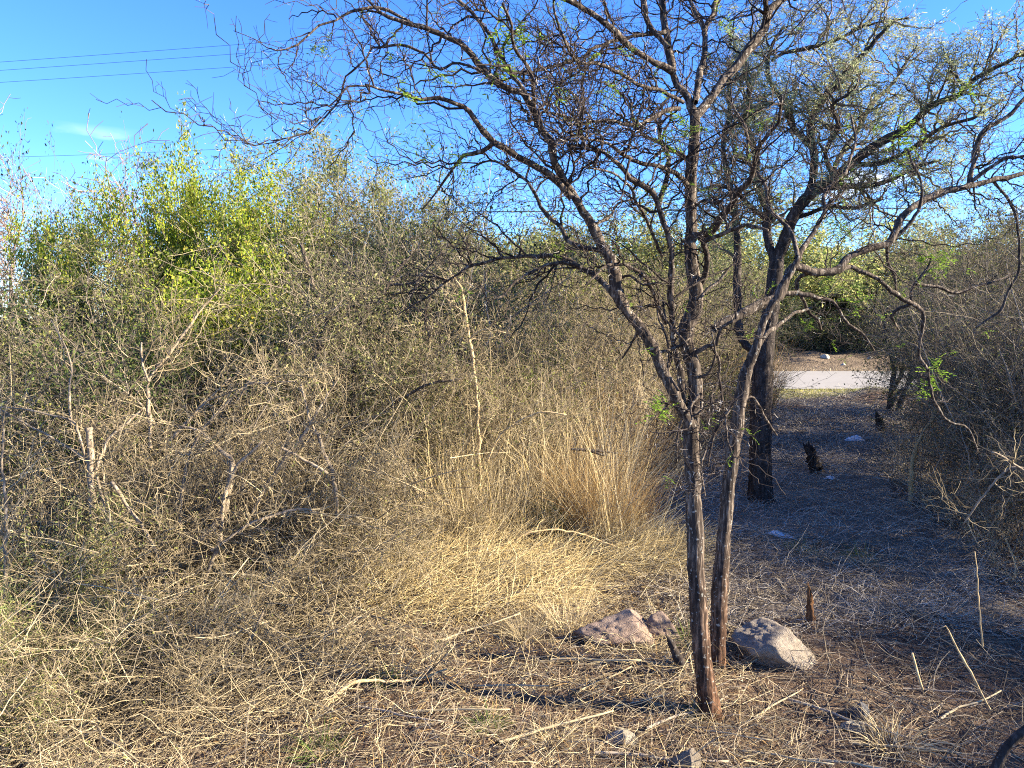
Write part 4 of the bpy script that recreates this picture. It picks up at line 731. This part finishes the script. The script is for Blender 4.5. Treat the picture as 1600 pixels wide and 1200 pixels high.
# ------------------------------------------------------------------ rocks, stumps, rubbish
from mathutils import noise as mnoise
rng = np.random.default_rng(300)
def rock(label, c, size, mat, rz=0, seed=0, name='rock', sharp=0.35, tilt=0.0, sink=0.25):
    import bmesh
    bm = bmesh.new(); bmesh.ops.create_icosphere(bm, subdivisions=5, radius=1.0)
    for v in bm.verts:
        p = v.co.copy(); q = p * 1.1 + Vector((seed * 7.3, seed * 3.1, seed))
        n = mnoise.noise(q) * sharp + mnoise.noise(q * 2.3) * sharp * 0.45 + mnoise.noise(q * 5) * 0.07
        ax = [Vector((math.sin(k * 2.4 + seed), math.cos(k * 1.7 + seed * 2), math.sin(k * 3.1 + 1) * 0.8)).normalized() for k in range(7)]
        r = 1 + n
        for a in ax:                       # flat facets
            dd = p.dot(a)
            if dd * r > 0.66: r = 0.66 / dd + (r - 0.66 / dd) * 0.06
        v.co = p * (r + mnoise.noise(q * 3.3) * 0.05 + mnoise.noise(q * 8) * 0.035 + mnoise.noise(q * 19) * 0.018)
    me = bpy.data.meshes.new(name); bm.to_mesh(me); bm.free(); me.materials.append(mat)
    me.polygons.foreach_set('use_smooth', np.ones(len(me.polygons), bool))
    o = link(name, me, label=label, cat='rock', loc=(c[0], c[1], float(gz(c[0], c[1])) + size[2] * (1 - 2 * sink) * 0.5), rz=rz); o.scale = size; o.rotation_euler.y = tilt
    return o
c = G(975, 1000); rock('pinkish boulder with a sunlit face left of the front tree', c, (0.29, 0.17, 0.16), M['rock_pink'], 0.35, 1, tilt=0.2)
c = G(1030, 992); rock('smaller rounded boulder between the pinkish boulder and the front tree', c, (0.12, 0.15, 0.13), M['rock_pink'], 0.9, 3)
c = G(1212, 1030); rock('large grey boulder sloping right behind the front tree', c, (0.29, 0.2, 0.16), M['rock_grey'], -0.3, 2, tilt=0.28)
c = G(972, 1150); rock('flat pale stone in the litter at the bottom', c, (0.085, 0.07, 0.045), M['rock_pale'], 0.2, 5)
c = G(1074, 1196); rock('grey rounded stone at the bottom edge', c, (0.075, 0.08, 0.07), M['rock_grey'], 0.1, 6)
c = G(1108, 1200); rock('small stone beside the grey rounded stone at the bottom edge', c, (0.035, 0.035, 0.03), M['rock_grey'], 0.5, 7)
c = G(1343, 1112); rock('round blue grey stone on the shaded ground at right', c, (0.055, 0.055, 0.055), M['rock_blue'], 0.1, 8, sharp=0.12)
c = G(1335, 1128); rock('flat pale stone touching the round blue grey stone', c, (0.075, 0.05, 0.03), M['rock_pale'], 0.2, 9)
c = G(1345, 722); rock('pale stone far along the shaded path', c, (0.10, 0.09, 0.07), M['rock_pale'], 0.2, 10)
for i, (px, py, s) in enumerate([(1290, 551, 0.17), (1318, 565, 0.09), (1360, 551, 0.10)]):
    dd = Y1 + (3.6, 1.9, 3.6)[i]; X = W(px, 550, dd)[0]
    o = rock(['white rock on the bank across the road', 'small stone low on the bank across the road', 'small stone right of the white rock across the road'][i], (X, dd), (s * 1.3, s, s * 0.8), M['rock_pale'], 0, 11 + i)
    o.location.z = float(far_bank(np.array(X), np.array(dd))) + s * 0.25

def stump(label, base, top, r0, r1, mat, jag=0.25):
    P, R = resample([np.array(base), (np.array(base) * 0.5 + np.array(top) * 0.5) + 0.01, np.array(top)], [r0, (r0 + r1) / 2, r1], 0.02)
    o = P[0].copy(); g = Geo(); V = g.tubes((P - o)[None], R[None], 12, 0.5, cap=True)
    v = g.V[-1].reshape(len(P), 12, 3); ax = nrm(P[-1] - P[0])
    v[-1] += ax * (rng.uniform(-0.3, 1, (12, 1)) + np.sin(np.arange(12)[:, None] * 0.55) * 0.6) * jag * r0 * 4; v[-2] += ax * rng.uniform(-0.4, 0.4, (12, 1)) * jag * r0 * 2; v += rng.normal(size=v.shape) * r0 * 0.13
    root = link('stump', g.mesh('stump', mat), label=label, cat='stump', loc=Vector(o)); return root
c = G(1070, 1062); stump('charred broken stump leaning beside the front tree', c - np.array([0, 0, .03]), W(1047, 1002, c[1] + 0.03), 0.035, 0.016, M['bark_dark'])
c = G(1264, 985); stump('rusty brown rotten stump on the shaded path', c - np.array([0, 0, .03]), W(1266, 932, c[1]), 0.030, 0.017, M['wood_red'], 0.6)
c = G(1278, 742); stump('dark split stump leaning left on the far path', c - np.array([0, 0, .03]), W(1264, 702, c[1]), 0.10, 0.05, M['bark_dark'], 0.4)
c = G(1376, 675); stump('small dark stump by the right side of the far path', c - np.array([0, 0, .03]), W(1374, 655, c[1]), 0.09, 0.05, M['bark_dark'], 0.4)

def bag(label, c, s, seed):
    n = 13; u, v = np.meshgrid(np.linspace(-1, 1, n), np.linspace(-1, 1, n)); r = np.hypot(u, v)
    z = np.clip(1 - r * 0.95, 0, 1) * 0.55; V = np.stack([u, v * 0.8, z], -1)
    for i in range(n):
        for j in range(n):
            q = Vector((u[i, j] * 1.6 + seed, v[i, j] * 1.6, seed * 2)); V[i, j] += np.array(mnoise.noise_vector(q)) * 0.28 + np.array(mnoise.noise_vector(q * 3)) * 0.12
    V[..., 2] = np.maximum(V[..., 2], 0.02); i = np.arange(n - 1)[:, None] * n + np.arange(n - 1)[None]
    me = build('plastic_scrap', V.reshape(-1, 3) * s, np.stack([i, i + 1, i + n + 1, i + n], -1).reshape(-1, 4), None, M['plastic'], np.full(n * n, 0.6))
    o = link('plastic_scrap', me, label=label, cat='litter', loc=(c[0], c[1], float(gz(c[0], c[1])) + 0.01), rz=seed)
bag('crumpled white plastic bag far along the shaded path', G(1336, 690), 0.16, 1)
bag('bluish white plastic scrap on the path, left of a pair', G(1214, 838), 0.075, 2)
bag('bluish white plastic scrap on the path, right of a pair', G(1231, 843), 0.065, 3)
bag('small white scrap near the split stump', G(1296, 752), 0.07, 4)

# ------------------------------------------------------------------ grasses
rng = np.random.default_rng(301)
def clump(n, h, spread, lean, width=0.0022, K=5, droop=0.12):
    g = Geo(); a = rng.random(n) * 2 * math.pi; r = np.sqrt(rng.random(n)) * spread
    P0 = np.stack([np.cos(a) * r, np.sin(a) * r, np.full(n, -0.02)], 1)
    D = np.stack([np.cos(a) * lean * rng.random(n) + rng.normal(size=n) * 0.1, np.sin(a) * lean * rng.random(n) + rng.normal(size=n) * 0.1, np.ones(n)], 1)
    S = walk(P0, D, rng.uniform(0.4, 1.05, n) * h, K, 0.10, 0, (0, 0, -droop)); Wd = np.linspace(1, 0.25, K)[None] * rng.uniform(0.6, 1.3, (n, 1)) * width
    g.blades(S, Wd); return g
TF = {'tall': clump(700, 1.0, 0.28, 0.45).mesh('blades', M['straw_orange']), 'tall2': clump(520, 0.95, 0.22, 0.5).mesh('blades', M['straw']),
      'tuft': clump(240, 0.22, 0.06, 1.4, 0.0016, 5, 0.25).mesh('blades', M['straw']), 'green': clump(140, 0.16, 0.05, 1.2, 0.002, 5, 0.25).mesh('blades', M['grass_green']),
      'mid': clump(320, 0.5, 0.14, 0.8, 0.0018, 5, 0.15).mesh('blades', M['straw'])}
def tuft(kind, p, s, label, group=None, name='grass_tuft'):
    link(name, TF[kind], label=label, cat='grass', group=group, loc=(p[0], p[1], float(gz(p[0], p[1]))), rz=rng.uniform(0, 6), sc=s)
tuft('tall', G(935, 850), 0.95, 'tall orange dry grass clump at the path edge', name='grass_clump')
tuft('tall', G(885, 825), 0.85, 'orange dry grass clump left of the tallest orange one', name='grass_clump')
tuft('tall', G(985, 830), 0.6, 'lower orange grass clump leaning onto the path', name='grass_clump')
tuft('tall2', G(750, 868), 1.0, 'tall straw grass clump at the foot of the yellow barked sapling', name='grass_clump')
tuft('tall2', G(700, 880), 0.7, 'straw grass clump left of the sapling foot', name='grass_clump')
tuft('tall', W(1178, 500, 17.0) * np.array([1, 1, 0]), 1.8, 'tall straw coloured grass at the left of the road gap', name='grass_clump')
tuft('tall', W(1165, 500, 15.5) * np.array([1, 1, 0]), 1.3, 'straw coloured grass just right of the dark trunk', name='grass_clump')
tuft('tall', W(965, 500, 8.6) * np.array([1, 1, 0]), 1.5, 'reddish dry grass stand behind the path edge left of the front tree', name='grass_clump')
tuft('tuft', G(1025, 830), 1.0, 'bright straw tuft at the path edge left of the front tree')
tuft('tuft', G(1278, 872), 0.9, 'straw tuft on the shaded path, left one of two')
tuft('tuft', G(1355, 880), 1.0, 'straw tuft on the shaded path, right one of two')
tuft('green', G(1245, 862), 1.2, 'green tuft behind the left straw tuft on the path')
tuft('green', G(1340, 868), 1.2, 'green tuft behind the right straw tuft on the path')
tuft('green', G(1073, 1000), 1.2, 'fresh green tuft between boulder and front tree')
tuft('green', G(1085, 1112), 0.6, 'small green tuft at the foot of the front tree')
tuft('green', G(500, 1180), 1.1, 'fresh green plant at the bottom edge below the tan branch')
tuft('green', G(605, 1080), 0.8, 'green tuft right of the tan fallen branch')
tuft('green', G(765, 1140), 0.9, 'green yellow tuft in the straw at the bottom centre')
tuft('tuft', G(960, 1010), 0.9, 'orange tuft in front of the pinkish boulder')
tuft('mid', G(885, 985), 0.75, 'upright dry tuft left of the pinkish boulder')
tuft('tuft', G(1025, 1020), 0.7, 'yellowish tuft below the smaller boulder')
tuft('tuft', G(870, 1155), 0.9, 'brown tuft left of the flat pale stone')
tuft('tuft', G(1395, 1160), 1.2, 'brown dry tuft in the shade at the bottom right')
tuft('mid', G(820, 1000), 0.5, 'yellow green flattened tuft beside the tree shadow')
# grass standing all over the clearing edge and inside the thicket: uncountable
def field(name, n, xr, yr, hmean, mat, keep, lean=0.5, width=0.0019, droop=0.12, K=5):
    x = rng.uniform(*xr, n); y = rng.uniform(*yr, n); k = keep(x, y); x, y = x[k], y[k]; n = len(x)
    P0 = np.stack([x, y, gz(x, y) - 0.02], 1); D = np.stack([rng.normal(size=n) * lean, rng.normal(size=n) * lean, np.ones(n)], 1)
    S = walk(P0, D, hmean * rng.uniform(0.4, 1.3, n), K, 0.13, 0, (0, 0, -droop)); wd = np.linspace(1, 0.3, K)[None] * rng.uniform(0.6, 1.4, (n, 1)) * width
    g = Geo(); g.blades(S, wd); link(name, g.mesh(name, M[mat]), kind='stuff')
cl = lambda x, y: np.sin(4.3 * x + 1.7 * y) + np.sin(2.1 * y * 1.9 - 3.1 * x + 1) + 0.8 * np.sin(9 * x - 5 * y) + 0.6 * rng.normal(size=len(x)) > 0.35
fl = lambda x, y: cl(x, y) & (x < path_left(y) - 0.15) & ((y > 5.6 + 0.5 * np.sin(x * 2.1)) | (x < -1.6 + 0.25 * np.sin(5 * y)))
field('dry_undergrowth', 5000, (-5, 1.5), (4.0, 6.4), 0.55, 'straw', lambda x, y: fl(x, y) & (rng.random(len(x)) < np.where(x < -1.0, 0.45, 1)), 0.5)
field('dry_undergrowth', 12000, (-6, 4), (6.0, 10), 1.05, 'straw', lambda x, y: fl(x, y) & (rng.random(len(x)) < np.where(x < -1.0, 0.3, 1)), 0.35, 0.0023, 0.07)
field('dry_undergrowth', 9000, (-6, 6), (9, 16), 1.1, 'straw', fl, 0.4, 0.003)
fr = lambda x, y: x > path_right(y) + 0.1
field('tall_dry_grass', 6500, (-1.5, 1.3), (6.0, 8.0), 1.3, 'straw', lambda x, y: cl(x, y) & (x < path_left(y) - 0.1), 0.36, 0.0022, 0.08)
field('tall_dry_grass', 1500, (-0.9, 1.2), (6.0, 7.0), 1.0, 'straw_bright', lambda x, y: cl(x, y), 0.25, 0.0021, 0.06)
field('flattened_straw', 1500, (-1.8, 0.9), (4.7, 6.1), 0.42, 'straw_bright', lambda x, y: ((x + 0.5) / 1.2) ** 2 + ((y - 5.45) / 0.6) ** 2 < 1, 0.8, 0.002, 0.28)
field('dry_undergrowth', 9000, (3, 8), (4.2, 12), 0.6, 'straw', fr, 0.6)
field('short_dry_grass', 5000, (-1.7, 1.3), (3.0, 6.0), 0.14, 'straw_orange', lambda x, y: x > -9, 0.8, 0.0014, 0.2)
field('short_dry_grass', 2500, (0.9, 5), (3.0, 12), 0.10, 'straw', lambda x, y: (x > path_left(y) - 0.2) & (x < path_right(y)), 0.9, 0.0016, 0.2)
field('verge_grass', 26000, (5, 15.5), (18.6, Y0 - 0.15), 0.10, 'verge', lambda x, y: x > -9, 0.5, 0.006, 0.1, 4)
field('verge_grass', 3500, (5, 17), (Y1 + 0.1, Y1 + 2.2), 0.16, 'straw', lambda x, y: x > -9, 0.6, 0.006, 0.1, 4)

rng = np.random.default_rng(302)
# straw and twig litter lying on the ground: uncountable
def litter(name, n, xr, yr, keep, mat, ln=(0.05, 0.3), w=0.0017, lift=0.03, flat=0.18, dirx=None, K=4, falloff=True):
    x = rng.uniform(*xr, n); y = yr[0] * (yr[1] / yr[0]) ** rng.random(n) if falloff else rng.uniform(*yr, n)
    k = keep(x, y); x, y = x[k], y[k]; n = len(x); P0 = np.stack([x, y, gz(x, y) + 0.004 + rng.random(n) ** 2 * lift], 1)
    a = rng.random(n) * 2 * math.pi if dirx is None else rng.normal(size=n) * dirx[1] + dirx[0]
    D = np.stack([np.cos(a), np.sin(a), np.abs(rng.normal(size=n)) * flat], 1); s = np.sqrt(y / 4.5)
    S = walk(P0, D, rng.uniform(*ln, n) * s, K, 0.22, 0, (0, 0, -0.06)); S[..., 2] = np.maximum(S[..., 2], gz(S[..., 0], S[..., 1]) + 0.003)
    g = Geo(); g.tubes(S, taper(n, K, rng.uniform(0.5, 1.5, n) * w * s, w * 0.5 * s), 3); link(name, g.mesh(name, M[mat]), kind='stuff')
litter('straw_litter', 17000, (-3.2, 3.4), (2.8, 6.6), lambda x, y: x > -9, 'litter')
litter('straw_litter', 6500, (-3.0, 1.4), (2.9, 6.6), lambda x, y: x > -9, 'straw', (0.08, 0.4), 0.0015, 0.06, 0.25)
litter('straw_litter', 42000, (0.8, 9.5), (4.5, 20), lambda x, y: (x > path_left(y) - 0.5) & (x < path_right(y) + 0.6), 'path_litter', (0.06, 0.28), 0.0017)
litter('straw_heap', 5500, (-1.7, 0.7), (4.5, 6.2), lambda x, y: ((x + 0.55) / 1.1) ** 2 + ((y - 5.35) / 0.75) ** 2 < 1, 'straw_bright', (0.15, 0.6), 0.0017, 0.16, 0.4, (0.5, 0.8), 5)
litter('straw_heap', 3500, (0.2, 1.5), (5.5, 6.6), lambda x, y: ((x - 0.85) / 0.65) ** 2 + ((y - 6.05) / 0.5) ** 2 < 1, 'straw_bright', (0.12, 0.45), 0.0017, 0.10, 0.3, (0.2, 0.6), 5)
litter('fallen_twigs', 1500, (-3.2, 3.2), (2.9, 6.5), lambda x, y: x > -9, 'grey_twig', (0.15, 0.6), 0.003, 0.05, 0.25, None, 5)
litter('fallen_twigs', 1300, (1, 8), (5, 15), lambda x, y: (x > path_left(y) - 0.3) & (x < path_right(y) + 1), 'grey_twig', (0.12, 0.5), 0.003, 0.04, 0.2, None, 5)
litter('brush_heap', 5000, (-4.0, -0.9), (3.3, 5.4), lambda x, y: x < -0.9 - 0.4 * np.sin(3 * y), 'straw_twig', (0.2, 0.7), 0.0022, 0.22, 0.4, None, 6)
rng = np.random.default_rng(303)
# separate fallen sticks big enough to pick out
sv = []
for k in range(3):
    P = walk(np.zeros((1, 3)), np.array([[1, 0, 0.04]]), np.array([0.5]), 9, 0.10, 0.05); P[..., 2] = np.abs(P[..., 2]) * 0.5 + 0.008
    g = Geo(); g.tubes(P, taper(1, 9, [0.007], [0.0035]), 7, 0.8, cap=True); sv.append(g.mesh('stick', M['grey_stem'] if k == 2 else M['straw_twig']))
STL = ['in the flattened straw above the long tree shadow', 'under the long tree shadow left of centre', 'across the middle of the tree shadow', 'on bare soil below the tree shadow', 'right of the bottom green plant', 'just below the tan fallen branch', 'below the pinkish boulder in the tree shadow', 'at the bottom centre by the green yellow tuft', 'just right of the flat pale stone', 'below the foot of the front tree', 'right of the foot of the front tree', 'below the large grey boulder', 'above the grey rounded stone at right', 'below the round blue grey stone', 'below the broken bent stalk', 'at the bottom edge below the boulder', 'at the bottom edge left of centre', 'at the bottom edge beside the rounded stone', 'near the dark mossy branch corner', 'beside the dark split stump on the far path']
sticks_px = [(690, 1010), (740, 1085), (820, 1060), (900, 1090), (640, 1130), (560, 1120), (860, 1040), (780, 1170), (1010, 1140), (1100, 1140), (1180, 1115), (1230, 1090), (1160, 1170), (1330, 1155), (1410, 1080), (1260, 1180), (700, 1180), (930, 1175), (1470, 1130), (1290, 735)]
for i, (px, py) in enumerate(sticks_px):
    p = G(px, py); link('stick', sv[i % 3], label='loose dry stick ' + STL[i], cat='stick', group='loose sticks on the clearing floor', loc=(p[0], p[1], float(gz(p[0], p[1])) + 0.012), rz=rng.uniform(-0.9, 0.9), sc=rng.uniform(0.6, 1.3))

# ------------------------------------------------------------------ overhead cables along the road
def cable(label, a, b, r, sag=0.15):
    t = np.linspace(-1.2, 2.2, 40)[:, None]; P = a + (b - a) * t; P[:, 2] -= sag * (1 - ((t[:, 0] - 0.5) / 1.7) ** 2) - sag * (1 - (0.5 / 1.7) ** 2)
    o = P[0].copy(); g = Geo(); g.tubes((P - o)[None], np.full((1, 40), r), 6, 0.5); link('power_cable', g.mesh('power_cable', M['wire']), label=label, cat='cable', group='overhead power cables', loc=Vector(o))
cable('thin overhead cable, topmost of three crossing the upper left sky', W(0, 97, 30), W(560, 55, 30), 0.0065)
cable('thin overhead cable, middle of three crossing the upper left sky', W(0, 110, 30), W(560, 70, 30), 0.0065)
cable('thin overhead cable, lowest of three crossing the upper left sky', W(60, 125, 30), W(560, 91, 30), 0.0065)
cable('thin cable just above the yellow green bush tops at left', W(100, 243, 33), W(236, 238, 33), 0.007, 0.05)
cable('thick dark cable low across the sky behind the front tree', W(700, 331, 31), W(1060, 329, 31), 0.020, 0.05)
cable('thin cable just above the thick dark cable behind the front tree', W(700, 318, 31), W(1060, 309, 31), 0.009, 0.05)
